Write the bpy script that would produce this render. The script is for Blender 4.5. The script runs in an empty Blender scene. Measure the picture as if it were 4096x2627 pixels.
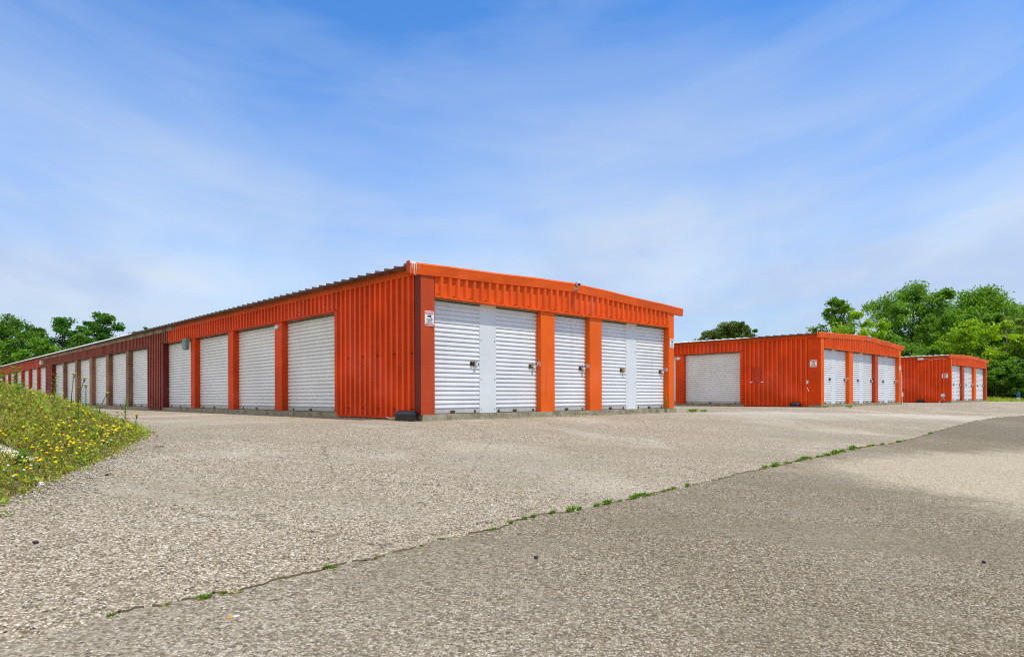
import bpy, bmesh, math, random
import numpy as np
from mathutils import Vector, Matrix
from math import radians, sin, cos, pi, sqrt, exp

random.seed(7)
RNG = np.random.default_rng(11)
scene = bpy.context.scene
COL = scene.collection

# ------------------------------------------------------------------ helpers
def link(o, parent=None):
    COL.objects.link(o)
    if parent is not None:
        o.parent = parent
    return o

def tag(o, label=None, cat=None, group=None, kind=None):
    for k, val in (('label', label), ('category', cat), ('group', group), ('kind', kind)):
        if val:
            o[k] = val
    return o

def empty(name, loc, rz=0.0):
    o = bpy.data.objects.new(name, None)
    o.empty_display_size = .2
    o.location = loc
    o.rotation_euler = (0, 0, rz)
    return link(o)

class MB:
    """collects faces with a material slot each; build() links them as one mesh object"""
    def __init__(self):
        self.v = []; self.f = []; self.m = []
    def quad(self, a, b, c, d, mi=0):
        n = len(self.v); self.v += [a, b, c, d]; self.f.append((n, n+1, n+2, n+3)); self.m.append(mi)
    def tri(self, a, b, c, mi=0):
        n = len(self.v); self.v += [a, b, c]; self.f.append((n, n+1, n+2)); self.m.append(mi)
    def box(self, x0, x1, y0, y1, z0, z1, mi=0, bev=0.0):
        b = bev
        if b <= 0:
            P = [(x0,y0,z0),(x1,y0,z0),(x1,y1,z0),(x0,y1,z0),(x0,y0,z1),(x1,y0,z1),(x1,y1,z1),(x0,y1,z1)]
            n = len(self.v); self.v += P
            for q in ((0,3,2,1),(4,5,6,7),(0,1,5,4),(1,2,6,5),(2,3,7,6),(3,0,4,7)):
                self.f.append(tuple(n+i for i in q)); self.m.append(mi)
            return
        # vertical edges chamfered
        ring = [(x0+b,y0),(x1-b,y0),(x1,y0+b),(x1,y1-b),(x1-b,y1),(x0+b,y1),(x0,y1-b),(x0,y0+b)]
        self.prism(ring, z0, z1, mi)
    def prism(self, ring, z0, z1, mi=0):
        n = len(self.v); k = len(ring)
        self.v += [(x,y,z0) for x,y in ring] + [(x,y,z1) for x,y in ring]
        for i in range(k):
            j = (i+1) % k
            self.f.append((n+i, n+j, n+k+j, n+k+i)); self.m.append(mi)
        self.f.append(tuple(n+i for i in reversed(range(k)))); self.m.append(mi)
        self.f.append(tuple(n+k+i for i in range(k))); self.m.append(mi)
    def loft(self, rings, mi=0, caps=True, closed=True):
        n0 = len(self.v); k = len(rings[0])
        for r in rings: self.v += [tuple(p) for p in r]
        for i in range(len(rings)-1):
            for j in range(k if closed else k-1):
                a = n0+i*k+j; b = n0+i*k+(j+1) % k
                self.f.append((a, b, b+k, a+k)); self.m.append(mi)
        if caps:
            self.f.append(tuple(n0+j for j in reversed(range(k)))); self.m.append(mi)
            self.f.append(tuple(n0+(len(rings)-1)*k+j for j in range(k))); self.m.append(mi)
    def tube(self, pts, r, seg=6, mi=0, caps=True):
        rings = []
        P = [Vector(p) for p in pts]
        for i, p in enumerate(P):
            d = (P[min(i+1, len(P)-1)] - P[max(i-1, 0)])
            if d.length < 1e-9: d = Vector((0,0,1))
            d.normalize()
            a = d.orthogonal() if abs(d.z) < .9 else d.cross(Vector((1,0,0)))
            a.normalize(); b = d.cross(a)
            rr = r[i] if isinstance(r, (list, tuple)) else r
            rings.append([p + (a*cos(2*pi*j/seg) + b*sin(2*pi*j/seg))*rr for j in range(seg)])
        self.loft(rings, mi, caps)
    def grid(self, fn, us, vs, mi=0):
        n = len(self.v); k = len(vs)
        for a in us:
            for b in vs: self.v.append(fn(a, b))
        for i in range(len(us)-1):
            for j in range(k-1):
                self.f.append((n+i*k+j, n+(i+1)*k+j, n+(i+1)*k+j+1, n+i*k+j+1)); self.m.append(mi)
    def add(self, verts, faces, mi=0):
        n = len(self.v); self.v += verts
        for q in faces: self.f.append(tuple(n+i for i in q)); self.m.append(mi)
    def build(self, name, mats, parent=None, smooth=False, fix=True):
        me = bpy.data.meshes.new(name)
        me.from_pydata([tuple(p) for p in self.v], [], self.f)
        if not isinstance(mats, (list, tuple)): mats = [mats]
        for m in mats: me.materials.append(m)
        if len(mats) > 1: me.polygons.foreach_set('material_index', self.m)
        if fix:
            bm = bmesh.new(); bm.from_mesh(me)
            bmesh.ops.recalc_face_normals(bm, faces=bm.faces)
            bm.to_mesh(me); bm.free()
        if smooth: me.polygons.foreach_set('use_smooth', [True]*len(me.polygons))
        me.update()
        return link(bpy.data.objects.new(name, me), parent)

def np_mesh(name, V, F, mats, parent=None, tint=None, mi=None):
    """quads or tris from numpy arrays"""
    me = bpy.data.meshes.new(name)
    k = F.shape[1]
    me.vertices.add(len(V)); me.vertices.foreach_set('co', V.astype(np.float32).ravel())
    me.loops.add(F.size); me.loops.foreach_set('vertex_index', F.astype(np.int32).ravel())
    me.polygons.add(len(F)); me.polygons.foreach_set('loop_start', np.arange(0, F.size, k, dtype=np.int32))
    for m in (mats if isinstance(mats, (list, tuple)) else [mats]): me.materials.append(m)
    if mi is not None: me.polygons.foreach_set('material_index', mi.astype(np.int32))
    if tint is not None:
        a = me.attributes.new('tint', 'FLOAT', 'POINT'); a.data.foreach_set('value', tint.astype(np.float32))
    me.update(calc_edges=True)
    return link(bpy.data.objects.new(name, me), parent)

def text_geo(s, size):
    cu = bpy.data.curves.new('t', 'FONT'); cu.body = s; cu.size = size
    cu.align_x = 'CENTER'; cu.align_y = 'CENTER'; cu.resolution_u = 3
    cu.offset = size*.018
    ob = bpy.data.objects.new('t', cu); COL.objects.link(ob)
    dg = bpy.context.evaluated_depsgraph_get()
    me = bpy.data.meshes.new_from_object(ob.evaluated_get(dg))
    vs = [tuple(p.co) for p in me.vertices]; fs = [tuple(p.vertices) for p in me.polygons]
    bpy.data.objects.remove(ob); bpy.data.curves.remove(cu); bpy.data.meshes.remove(me)
    return vs, fs

# ------------------------------------------------------------------ materials
class NT:
    def __init__(self, name):
        self.mat = bpy.data.materials.new(name); self.mat.use_nodes = True
        self.nt = self.mat.node_tree; self.nt.nodes.clear()
        self.out = self.n('ShaderNodeOutputMaterial'); self.b = self.n('ShaderNodeBsdfPrincipled')
        self.l(self.b.outputs[0], self.out.inputs[0])
        self.tc = self.n('ShaderNodeTexCoord').outputs['Object']
    def n(self, t, **kw):
        x = self.nt.nodes.new(t)
        for k, val in kw.items():
            if hasattr(x, k) and not k.startswith('i_'): setattr(x, k, val)
        return x
    def l(self, a, b): self.nt.links.new(a, b)
    def setin(self, sock, val):
        if hasattr(val, 'is_linked') or isinstance(val, bpy.types.NodeSocket): self.l(val, sock)
        else: sock.default_value = val
    def noise(self, scale, detail=3, rough=.55, vec=None, dist=0.0):
        x = self.n('ShaderNodeTexNoise'); self.l(vec if vec is not None else self.tc, x.inputs['Vector'])
        x.inputs['Scale'].default_value = scale; x.inputs['Detail'].default_value = detail
        x.inputs['Roughness'].default_value = rough; x.inputs['Distortion'].default_value = dist
        return x.outputs['Fac']
    def vor(self, scale, feature='F1', vec=None, out='Distance', rand=1.0):
        x = self.n('ShaderNodeTexVoronoi', feature=feature); self.l(vec if vec is not None else self.tc, x.inputs['Vector'])
        x.inputs['Scale'].default_value = scale; x.inputs['Randomness'].default_value = rand
        return x.outputs[out]
    def math(self, op, a, b=0.0, c=None):
        x = self.n('ShaderNodeMath', operation=op)
        self.setin(x.inputs[0], a); self.setin(x.inputs[1], b)
        if c is not None: self.setin(x.inputs[2], c)
        return x.outputs[0]
    def vmath(self, op, a, b):
        x = self.n('ShaderNodeVectorMath', operation=op); self.setin(x.inputs[0], a); self.setin(x.inputs[1], b)
        return x.outputs['Value'] if op in ('DOT_PRODUCT', 'LENGTH', 'DISTANCE') else x.outputs[0]
    def smooth(self, val, lo, hi, a=0.0, b=1.0):
        x = self.n('ShaderNodeMapRange', interpolation_type='SMOOTHSTEP'); self.setin(x.inputs[0], val)
        x.inputs[1].default_value = lo; x.inputs[2].default_value = hi; x.inputs[3].default_value = a; x.inputs[4].default_value = b
        return x.outputs[0]
    def ramp(self, fac, stops, interp='LINEAR'):
        x = self.n('ShaderNodeValToRGB'); x.color_ramp.interpolation = interp
        e = x.color_ramp.elements
        while len(e) < len(stops): e.new(.5)
        for i, (p, c) in enumerate(stops): e[i].position = p; e[i].color = (*c, 1)
        self.l(fac, x.inputs[0]); return x.outputs[0]
    def mix(self, fac, a, b, blend='MIX'):
        x = self.n('ShaderNodeMix', data_type='RGBA', blend_type=blend)
        self.setin(x.inputs[0], fac)
        for s, val in ((6, a), (7, b)):
            if isinstance(val, tuple): x.inputs[s].default_value = (*val, 1)
            else: self.l(val, x.inputs[s])
        return x.outputs[2]
    def bump(self, h, strength=.5, dist=.01):
        x = self.n('ShaderNodeBump'); x.inputs['Strength'].default_value = strength; x.inputs['Distance'].default_value = dist
        self.l(h, x.inputs['Height']); self.l(x.outputs[0], self.b.inputs['Normal'])
    def col(self, c):
        if isinstance(c, tuple): self.b.inputs['Base Color'].default_value = (*c, 1)
        else: self.l(c, self.b.inputs['Base Color'])
    def set(self, rough=.6, metal=0.0, spec=.4):
        self.b.inputs['Roughness'].default_value = rough; self.b.inputs['Metallic'].default_value = metal
        self.b.inputs['Specular IOR Level'].default_value = spec
        return self.mat

def scale_c(c, k): return tuple(min(1, x*k) for x in c)

def paint(name, c, var=.18, speck=.25, rough=.55, dirt=(.10,.055,.03), dirt_amt=.22, spec=.12, fine=160):
    t = NT(name)
    n1 = t.noise(1.3, 4); n2 = t.noise(fine, 2, .6)
    m = t.mix(t.smooth(n1, .35, .7), scale_c(c, 1-var), scale_c(c, 1+var*.6))
    m = t.mix(t.smooth(n2, .35, .65), m, t.mix(speck, m, scale_c(c, .45)))
    m = t.mix(t.math('MULTIPLY', t.smooth(t.noise(.7, 5, .65), .5, .7), .16), m, tuple(x*.7+.14 for x in c))
    mp = t.n('ShaderNodeMapping'); t.l(t.tc, mp.inputs[0]); mp.inputs['Scale'].default_value = (7, 7, .5)
    st = t.noise(1.0, 4, .6, mp.outputs[0])
    m = t.mix(t.math('MULTIPLY', t.smooth(st, .55, .78), dirt_amt), m, dirt)
    t.col(m); t.bump(t.noise(3.0, 3), .25, .02)
    return t.set(rough, 0, spec)

M = {}
M['orange'] = paint('orange_paint', (.84,.108,.014), .14, .14, dirt_amt=.3)
M['orange_flat'] = paint('orange_flat_paint', (.84,.130,.012), .10, .10)
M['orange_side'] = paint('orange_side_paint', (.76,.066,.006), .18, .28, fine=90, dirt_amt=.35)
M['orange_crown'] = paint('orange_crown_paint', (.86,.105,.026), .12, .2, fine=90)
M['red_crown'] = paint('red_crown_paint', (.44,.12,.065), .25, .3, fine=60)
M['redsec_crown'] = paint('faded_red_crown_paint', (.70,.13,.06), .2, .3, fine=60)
CROWN = {'orange_side': 'orange_crown', 'red': 'red_crown', 'redsec': 'redsec_crown'}  # rib crowns lighter: faded paint, with some sky reflection put into the colour
M['rake'] = paint('rake_trim_paint', (.80,.110,.012), .14, .12)
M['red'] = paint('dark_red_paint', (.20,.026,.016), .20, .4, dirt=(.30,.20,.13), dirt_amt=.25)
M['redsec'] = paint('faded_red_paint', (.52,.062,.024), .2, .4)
M['corner'] = paint('corner_paint', (.55,.075,.022), .12, .3)
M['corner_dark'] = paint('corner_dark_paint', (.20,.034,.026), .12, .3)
M['patch'] = paint('patch_paint', (.56,.046,.008), .1, .4)
M['wood'] = paint('weathered_post', (.30,.15,.085), .35, .3, dirt=(.50,.20,.06), dirt_amt=.7)
def weather():
    t = NT('weathered_fascia'); n = t.noise(2.5, 5, .65); n2 = t.noise(30, 3)
    m = t.ramp(n, [(.3,(.16,.10,.07)), (.47,(.34,.27,.20)), (.58,(.58,.48,.37)), (.72,(.20,.11,.07))])
    t.col(t.mix(t.math('MULTIPLY', n2, .5), m, (.08,.05,.035))); t.bump(n2, .4, .01); return t.set(.8)
M['weather'] = weather()
def soffit():
    t = NT('rusty_underside'); n = t.noise(5, 5, .65)
    t.col(t.ramp(n, [(.3,(.07,.045,.03)), (.5,(.16,.11,.075)), (.7,(.26,.19,.13))])); return t.set(.7)
M['soffit'] = soffit()
M['roof_dark'] = paint('roof_brown', (.10,.085,.08), .3, .2, rough=.45)
M['roof_white'] = paint('roof_white', (.80,.81,.83), .05, .05, rough=.35, dirt=(.4,.38,.35))
def white_door():
    t = NT('door_white'); n = t.noise(.9, 4); n2 = t.noise(60, 3)
    m = t.mix(t.smooth(n, .35, .7), (.78,.785,.785), (.70,.705,.71))
    mp = t.n('ShaderNodeMapping'); t.l(t.tc, mp.inputs[0]); mp.inputs['Scale'].default_value = (5, 5, .35)
    st = t.noise(1.0, 5, .65, mp.outputs[0])
    m = t.mix(t.math('MULTIPLY', t.smooth(st, .52, .8), .35), m, (.48,.45,.40))
    oi = t.n('ShaderNodeObjectInfo')
    m = t.mix(t.math('MULTIPLY', oi.outputs['Random'], .22), m, (.62,.63,.62))
    m = t.mix(t.math('MULTIPLY', t.smooth(n2, .6, .8), .05), m, (.5,.48,.44))
    t.col(m); return t.set(.38, 0, .5)
M['door'] = white_door()
M['panel'] = paint('filler_white', (.70,.73,.74), .05, .08, rough=.45, dirt=(.5,.5,.48), dirt_amt=.2)
M['cream'] = paint('cream_rail', (.42,.40,.27), .15, .2, dirt=(.2,.2,.12))
M['bar'] = paint('galvanised_bar', (.50,.50,.49), .12, .2, rough=.45, dirt=(.25,.22,.17), dirt_amt=.5)
M['dark'] = paint('black_rubber', (.018,.018,.018), .2, .1, dirt=(.03,.03,.03))
M['rust'] = paint('rusty_steel', (.13,.065,.035), .4, .4, rough=.6, dirt=(.30,.11,.03), dirt_amt=.9)
M['chrome'] = paint('lock_steel', (.62,.62,.64), .1, .1, rough=.25)
M['brass'] = paint('lock_brass', (.65,.42,.10), .1, .1, rough=.3)
M['grey_light'] = paint('lamp_grey', (.55,.57,.58), .1, .1, rough=.35)
M['lens'] = paint('lamp_lens', (.75,.78,.78), .05, .05, rough=.15)
M['lampgreen'] = paint('lamp_weathered', (.22,.34,.32), .3, .3, dirt=(.5,.5,.42), dirt_amt=.6)
M['signwhite'] = paint('sign_white', (.82,.83,.83), .03, .03, rough=.4, dirt_amt=.05)
M['signred'] = paint('sign_red', (.72,.10,.06), .05, .05, rough=.4, dirt_amt=.05)
M['ink'] = paint('sign_ink', (.02,.03,.03), .05, .05, rough=.5, dirt_amt=0)
M['numwhite'] = paint('number_white', (.85,.85,.85), .03, .03, dirt_amt=.05)
M['blackbox'] = paint('black_plastic', (.012,.015,.022), .2, .1, rough=.28, dirt=(.05,.05,.05), dirt_amt=.3, spec=.6)
M['yellow_strap'] = paint('yellow_scrap', (.62,.38,.05), .1, .1)
M['seal'] = paint('white_sealant', (.80,.78,.76), .08, .1, dirt_amt=.1)
M['butt_paper'] = paint('butt_paper', (.85,.85,.85), .03, .05, dirt_amt=0)
M['butt_filter'] = paint('butt_filter', (.80,.36,.03), .08, .1, dirt_amt=0)
M['blue'] = paint('marker_blue', (.03,.12,.22), .1, .1)
def concrete():
    t = NT('mossy_concrete'); n = t.noise(4, 6, .7); n2 = t.noise(45, 3)
    m = t.ramp(n, [(.3,(.16,.145,.085)), (.5,(.36,.32,.21)), (.68,(.50,.45,.34))])
    t.col(t.mix(t.math('MULTIPLY', t.smooth(n2, .4, .7), .5), m, (.10,.10,.05)))
    t.bump(t.math('ADD', n, n2), .7, .02); return t.set(.9, 0, .2)
M['slab'] = concrete()

def leafmat(name, stops, trans=.42, rough=.5):
    t = NT(name)
    a = t.n('ShaderNodeAttribute', attribute_name='tint')
    c = t.ramp(a.outputs['Fac'], stops)
    t.col(c); m = t.set(rough, 0, .3)
    tr = t.n('ShaderNodeBsdfTranslucent'); t.l(t.mix(.5, c, scale_c(stops[-1][1], 1.2)), tr.inputs[0])
    mx = t.n('ShaderNodeMixShader'); mx.inputs[0].default_value = trans
    t.l(t.b.outputs[0], mx.inputs[1]); t.l(tr.outputs[0], mx.inputs[2]); t.l(mx.outputs[0], t.out.inputs[0])
    return m
LEAF = {
 'mid':    leafmat('leaf_mid',    [(0,(.050,.125,.006)), (.5,(.13,.29,.016)), (1,(.26,.47,.03))]),
 'dark':   leafmat('leaf_dark',   [(0,(.036,.10,.008)), (.5,(.10,.23,.016)), (1,(.21,.39,.03))]),
 'bright': leafmat('leaf_bright', [(0,(.13,.26,.005)), (.5,(.27,.46,.008)), (1,(.42,.58,.012))]),
 'blue':   leafmat('leaf_blue',   [(0,(.03,.11,.012)), (.5,(.08,.23,.024)), (1,(.17,.37,.04))]),
 'pine':   leafmat('leaf_pine',   [(0,(.055,.10,.015)), (.5,(.13,.19,.03)), (1,(.24,.30,.055))], .15),
 'weed':   leafmat('leaf_weed',   [(0,(.05,.065,.004)), (.22,(.17,.21,.008)), (.45,(.42,.39,.016)), (.62,(.26,.50,.010)), (.8,(.60,.45,.09)), (1,(.72,.52,.20))]),
 'green':  leafmat('leaf_green',  [(0,(.07,.17,.012)), (.5,(.14,.30,.015)), (1,(.24,.42,.03))]),
 'grass':  leafmat('leaf_grass',  [(0,(.16,.25,.012)), (.5,(.28,.38,.016)), (1,(.42,.46,.04))]),
}
def bark():
    t = NT('bark'); n = t.noise(6, 5, .7)
    t.col(t.ramp(n, [(.3,(.05,.04,.03)), (.7,(.17,.14,.11))])); t.bump(n, .8, .05); return t.set(.9, 0, .1)
M['bark'] = bark()
def palebark():
    t = NT('pale_bark'); n = t.noise(5, 5, .7)
    t.col(t.ramp(n, [(.3,(.18,.14,.11)), (.7,(.42,.36,.30))])); return t.set(.9, 0, .1)
M['palebark'] = palebark()
M['petal'] = paint('yellow_petal', (.86,.66,.01), .12, .05, dirt=(.8,.4,.02), dirt_amt=.2)
M['petalw'] = paint('white_petal', (.74,.74,.66), .1, .1, dirt_amt=.1)
M['stem'] = paint('green_stem', (.12,.20,.03), .2, .2, dirt_amt=.2)
M['redleaf'] = paint('reddish_leaf', (.42,.14,.09), .3, .2)
M['stone'] = paint('pale_stone', (.40,.33,.25), .25, .3, rough=.9)
M['stone_white'] = paint('white_stone', (.80,.78,.80), .06, .1, rough=.8, dirt_amt=.1)
M['stone_dark'] = paint('dark_stone', (.06,.055,.055), .2, .2, rough=.8)

# frame of the buildings: fronts run along VDIR, depth runs along UDIR
P0 = np.array([-1.602, 11.63]); UD = np.array([-.69793, .71617]); VD = np.array([.71617, .69793])
RZ = math.atan2(VD[1], VD[0])
def to_vu(x, y):
    d = (x-P0[0], y-P0[1]); return d[0]*VD[0]+d[1]*VD[1], d[0]*UD[0]+d[1]*UD[1]
def to_xy(v, u): return P0[0]+v*VD[0]+u*UD[0], P0[1]+v*VD[1]+u*UD[1]

def terr(x, y):
    g = -((x-P0[0])*UD[0]+(y-P0[1])*UD[1]); t = min(g, 14)-1.0
    z = -.0935*(sqrt(t*t+.36)+t)/2
    v, u = to_vu(x, y)
    if v > 47.2:
        a = min(1, (v-47.2)/2.5); b = max(0, min(1, (u+.25*(v-47.4))/9))
        z += .42*a*b*b*(3-2*b)
    return z
POLY = [(-2.0,1.2),(-2.9,3.0),(-3.42,4.5),(-3.5,4.9),(-3.59,5.31),(-3.68,5.73),(-3.76,6.17),(-3.98,6.81),(-4.3,7.7),(-5.56,9.53),(-7.55,12.26),(-8.93,14.19),(-12,19),(-22,19),(-22,1.2)]
def sd(x, y):
    ins = False; best = 1e9; n = len(POLY)
    for i in range(n):
        ax, ay = POLY[i]; bx, by = POLY[(i+1) % n]
        if (ay > y) != (by > y) and x < (bx-ax)*(y-ay)/(by-ay)+ax: ins = not ins
        dx, dy = bx-ax, by-ay; t = max(0, min(1, ((x-ax)*dx+(y-ay)*dy)/(dx*dx+dy*dy)))
        best = min(best, ((x-ax-t*dx)**2+(y-ay-t*dy)**2)**.5)
    return best if ins else -best
def bank_h(e):
    if e <= 0: return e*.35
    return .35*e if e < 1.2 else .42+.31*(1-exp(-(e-1.2)))
def bank(x, y): return terr(x, y)+max(0, bank_h(sd(x, y)))

# ------------------------------------------------------------------ ground
JOINT = [(-1.94,2.5),(-1.67,2.77),(-1.52,2.92),(-1.37,3.07),(-1.22,3.25),(-1.04,3.42),(-.78,3.73),(-.64,3.91),(-.41,4.18),(-.15,4.45),(.12,4.84),(.43,5.13),(.77,5.43),(1.14,5.85),(1.55,6.3),(2.24,7.06),(3.12,8.03),(3.93,8.92),(4.72,9.7),(5.79,10.91),(6.86,11.89),(8.21,13.33),(9.64,15.03),(11.73,17.4),(14.49,20.52),(17.09,23.13),(19.93,25.61)]
JVU = [to_vu(*p) for p in JOINT]
JVU = [(JVU[0][0]-12, JVU[0][1]-.2)] + JVU + [(40, -6.2), (60, -8.0), (120, -10)]
def wob(s, seed):
    return (sin(s*7.1+seed)+sin(s*17.3+seed*2.3)*.6+sin(s*41+seed*1.7)*.45+sin(s*97+seed*.7)*.35+sin(s*211+seed)*.25)
def joint_u(v):
    for i in range(len(JVU)-1):
        if JVU[i][0] <= v <= JVU[i+1][0]:
            t = (v-JVU[i][0])/(JVU[i+1][0]-JVU[i][0]); return JVU[i][1]*(1-t)+JVU[i+1][1]*t
    return JVU[-1][1]

def gravel_mat(name, light, kind):
    """exposed-aggregate surface: stones of two sizes over a binder, with patches"""
    t = NT(name)
    wv = t.n('ShaderNodeTexNoise'); t.l(t.tc, wv.inputs['Vector']); wv.inputs['Scale'].default_value = 40
    vec = t.n('ShaderNodeVectorMath', operation='MULTIPLY_ADD'); t.l(wv.outputs['Color'], vec.inputs[0]); vec.inputs[1].default_value = (.01,.01,.01); t.l(t.tc, vec.inputs[2])
    vv = vec.outputs[0]
    S1 = 80 if kind == 'yard' else 78
    c1 = t.vor(S1, 'F1', vv, 'Color'); d1 = t.vor(S1, 'F1', vv); 
    c2 = t.vor(S1*.5, 'F1', vv, 'Color'); d2 = t.vor(S1*.5, 'F1', vv)
    sep1 = t.n('ShaderNodeSeparateColor'); t.l(c1, sep1.inputs[0]); r1 = sep1.outputs[0]; q1 = sep1.outputs[1]
    sep2 = t.n('ShaderNodeSeparateColor'); t.l(c2, sep2.inputs[0]); r2 = sep2.outputs[0]; q2 = sep2.outputs[1]
    L = light
    st = [(0,scale_c((.165,.127,.080), L)), (.2,scale_c((.37,.293,.190), L)), (.5,scale_c((.58,.465,.315), L)), (.8,scale_c((.75,.625,.455), L)), (1,scale_c((.95,.86,.71), L))]
    s1 = t.ramp(r1, st); s2 = t.ramp(r2, st)
    big = t.math('GREATER_THAN', q2, .70 if kind == 'yard' else .78)
    big = t.math('MULTIPLY', big, t.math('LESS_THAN', d2, .42))
    m = t.mix(big, s1, s2)
    binder = t.smooth(d1, .42, .62)
    binder = t.math('MULTIPLY', binder, t.math('SUBTRACT', 1.0, big))
    m = t.mix(t.math('MULTIPLY', binder, .75), m, scale_c((.09,.07,.04), L))
    # medium mottling so that the far yard keeps its grain
    mp = t.n('ShaderNodeMapping'); t.l(t.tc, mp.inputs[0]); mp.inputs['Rotation'].default_value = (0,0,0); mp.inputs['Scale'].default_value = (1,1,1)
    g1 = t.noise(9, 5, .75); g2 = t.noise(1.1, 5, .6); g3 = t.noise(.22, 4, .55); g4 = t.noise(30, 3, .7)
    rp = t.n('ShaderNodeMapping'); t.l(t.tc, rp.inputs[0]); rp.inputs['Rotation'].default_value = (0,0,-RZ); rp.inputs['Scale'].default_value = (.16,1.1,1)
    g5 = t.noise(1.0, 4, .6, rp.outputs[0], .4); g6 = t.noise(.55, 5, .65)
    m = t.mix(t.math('MULTIPLY', t.smooth(g4, .50, .70), .38), m, scale_c((.15,.12,.078), L))
    m = t.mix(t.math('MULTIPLY', t.smooth(g1, .50, .74), .34), m, scale_c((.19,.155,.10), L))
    m = t.mix(t.math('MULTIPLY', t.smooth(g2, .48, .72), .38), m, scale_c((.27,.225,.15), L))
    m = t.mix(t.math('MULTIPLY', t.smooth(g3, .50, .66), .30), m, scale_c((.68,.59,.45), L))
    m = t.mix(t.math('MULTIPLY', t.smooth(g5, .48, .64), .40), m, scale_c((.30,.25,.165), L))
    m = t.mix(t.math('MULTIPLY', t.smooth(g6, .52, .70), .26 if kind == 'yard' else .10), m, scale_c((.80,.73,.60), L))
    vx = t.vmath('DOT_PRODUCT', t.vmath('SUBTRACT', t.tc, (P0[0],P0[1],0)), (VD[0],VD[1],0))
    ux = ux__ = t.vmath('DOT_PRODUCT', t.vmath('SUBTRACT', t.tc, (P0[0],P0[1],0)), (UD[0],UD[1],0))
    def blob(vc, uc, rv, ru, a, b, nz=.5, ux_=None):
        ux = ux_ if ux_ is not None else ux__
        dv = t.math('DIVIDE', t.math('SUBTRACT', vx, vc), rv); du = t.math('DIVIDE', t.math('SUBTRACT', ux, uc), ru)
        r = t.math('POWER', t.math('ADD', t.math('POWER', t.math('ABSOLUTE', dv), 4.0), t.math('POWER', t.math('ABSOLUTE', du), 4.0)), .25)
        r = t.math('ADD', r, t.math('MULTIPLY', t.math('SUBTRACT', g2, .5), nz)); r = t.math('ADD', r, t.math('MULTIPLY', t.math('SUBTRACT', g1, .5), .35)); return t.smooth(r, a, b, 1.0, 0.0)
    if kind == 'yard':
        # sunlit near slope of the brow painted pale, and hairline cracks
        w = t.math('ADD', ux, t.math('MULTIPLY', t.math('SUBTRACT', g2, .5), .5))
        brow = t.math('SUBTRACT', w, t.math('MULTIPLY', t.math('SUBTRACT', vx, 8.0), -.335))   # distance from the brow line
        front = t.math('MULTIPLY', t.smooth(brow, -3.2, -.1), t.math('LESS_THAN', brow, 0.0))
        front = t.math('MULTIPLY', front, t.smooth(vx, 6.5, 9.5))
        m = t.mix(t.math('MULTIPLY', front, .55), m, (.66,.585,.47))
        crk = t.vor(.33, 'DISTANCE_TO_EDGE', t.vmath('ADD', t.tc, t.vmath('MULTIPLY', wv.outputs['Color'], (.10,.10,.1))))
        cm = t.math('MULTIPLY', t.smooth(crk, .0012, .0035, 1, 0), t.smooth(g1, .44, .56))
        m = t.mix(t.math('MULTIPLY', cm, .7), m, (.05,.042,.03))
        track = t.math('MULTIPLY', t.smooth(t.noise(1.0, 4, .6, t.vmath('MULTIPLY', t.tc, (.25,.25,.25))), .5, .65), .25)
        m = t.mix(track, m, (.30,.265,.21))
    else:
        us = t.math('ADD', ux, t.math('MULTIPLY', t.math('SUBTRACT', vx, 4.6), .24))
        pale = blob(5.3, -8.55, 5.0, 2.45, .66, 1.04, .55, us)
        m = t.mix(t.math('MULTIPLY', pale, .60), m, t.mix(t.math('MULTIPLY', r1, .9), (.40,.335,.23), (.86,.74,.55)))
        dk = t.smooth(t.math('ADD', vx, t.math('MULTIPLY', t.math('SUBTRACT', g2, .5), 2.0)), 8.6, 10.2)
        m = t.mix(t.math('MULTIPLY', dk, .40), m, (.15,.125,.085))
        pit = t.math('MULTIPLY', t.smooth(t.vor(11, 'F1', vv), .07, .13, 1, 0), .7)
        m = t.mix(pit, m, (.06,.055,.045))
    if kind == 'road': m = t.mix(1.0, m, (1.0,.978,.93), 'MULTIPLY')
    if kind == 'road': m = t.mix(t.math('MULTIPLY', t.smooth(t.math('ADD', vx, t.math('MULTIPLY', t.math('SUBTRACT', g2, .5), 2.5)), -7.0, -3.0, 1, 0), .24), m, t.mix(r1, (.36,.30,.21), (.88,.79,.64)))
    t.col(m)
    h = t.math('ADD', t.math('MULTIPLY', t.smooth(d1, 0, .6, 1, 0), .6), t.math('ADD', t.math('MULTIPLY', t.math('MULTIPLY', big, t.smooth(d2, 0, .42, 1, 0)), 1.2), t.math('MULTIPLY', g4, .7)))
    t.bump(h, .9, .014)
    return t.set(.92, 0, .15)
M['yard'] = gravel_mat('yard_gravel', 1.04, 'yard')
M['road'] = gravel_mat('road_asphalt', .71, 'road')
def groundmat():
    t = NT('grass_ground'); n = t.noise(.4, 5, .6); n2 = t.noise(14, 4, .7)
    m = t.ramp(n, [(.3,(.18,.25,.02)), (.5,(.28,.34,.028)), (.7,(.36,.37,.05))])
    t.col(t.mix(t.math('MULTIPLY', n2, .45), m, (.10,.15,.015))); t.bump(n2, .8, .08); return t.set(.95, 0, .1)
M['ground'] = groundmat()
def soil():
    t = NT('bank_soil'); n = t.noise(3, 5, .65); n2 = t.noise(40, 3)
    m = t.ramp(n, [(.3,(.055,.065,.018)), (.5,(.11,.105,.04)), (.7,(.20,.165,.09))])
    # bare sandy pocket
    d = t.vmath('DISTANCE', t.vmath('MULTIPLY', t.tc, (1,1,0)), (-4.06,5.28,0))
    m = t.mix(t.smooth(t.math('ADD', d, t.math('MULTIPLY', t.math('SUBTRACT', n, .5), .2)), .14, .26, 1, 0), m, t.mix(n2, (.62,.52,.36), (.80,.72,.56)))
    t.col(m); t.bump(n2, .8, .03); return t.set(.95, 0, .1)
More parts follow.
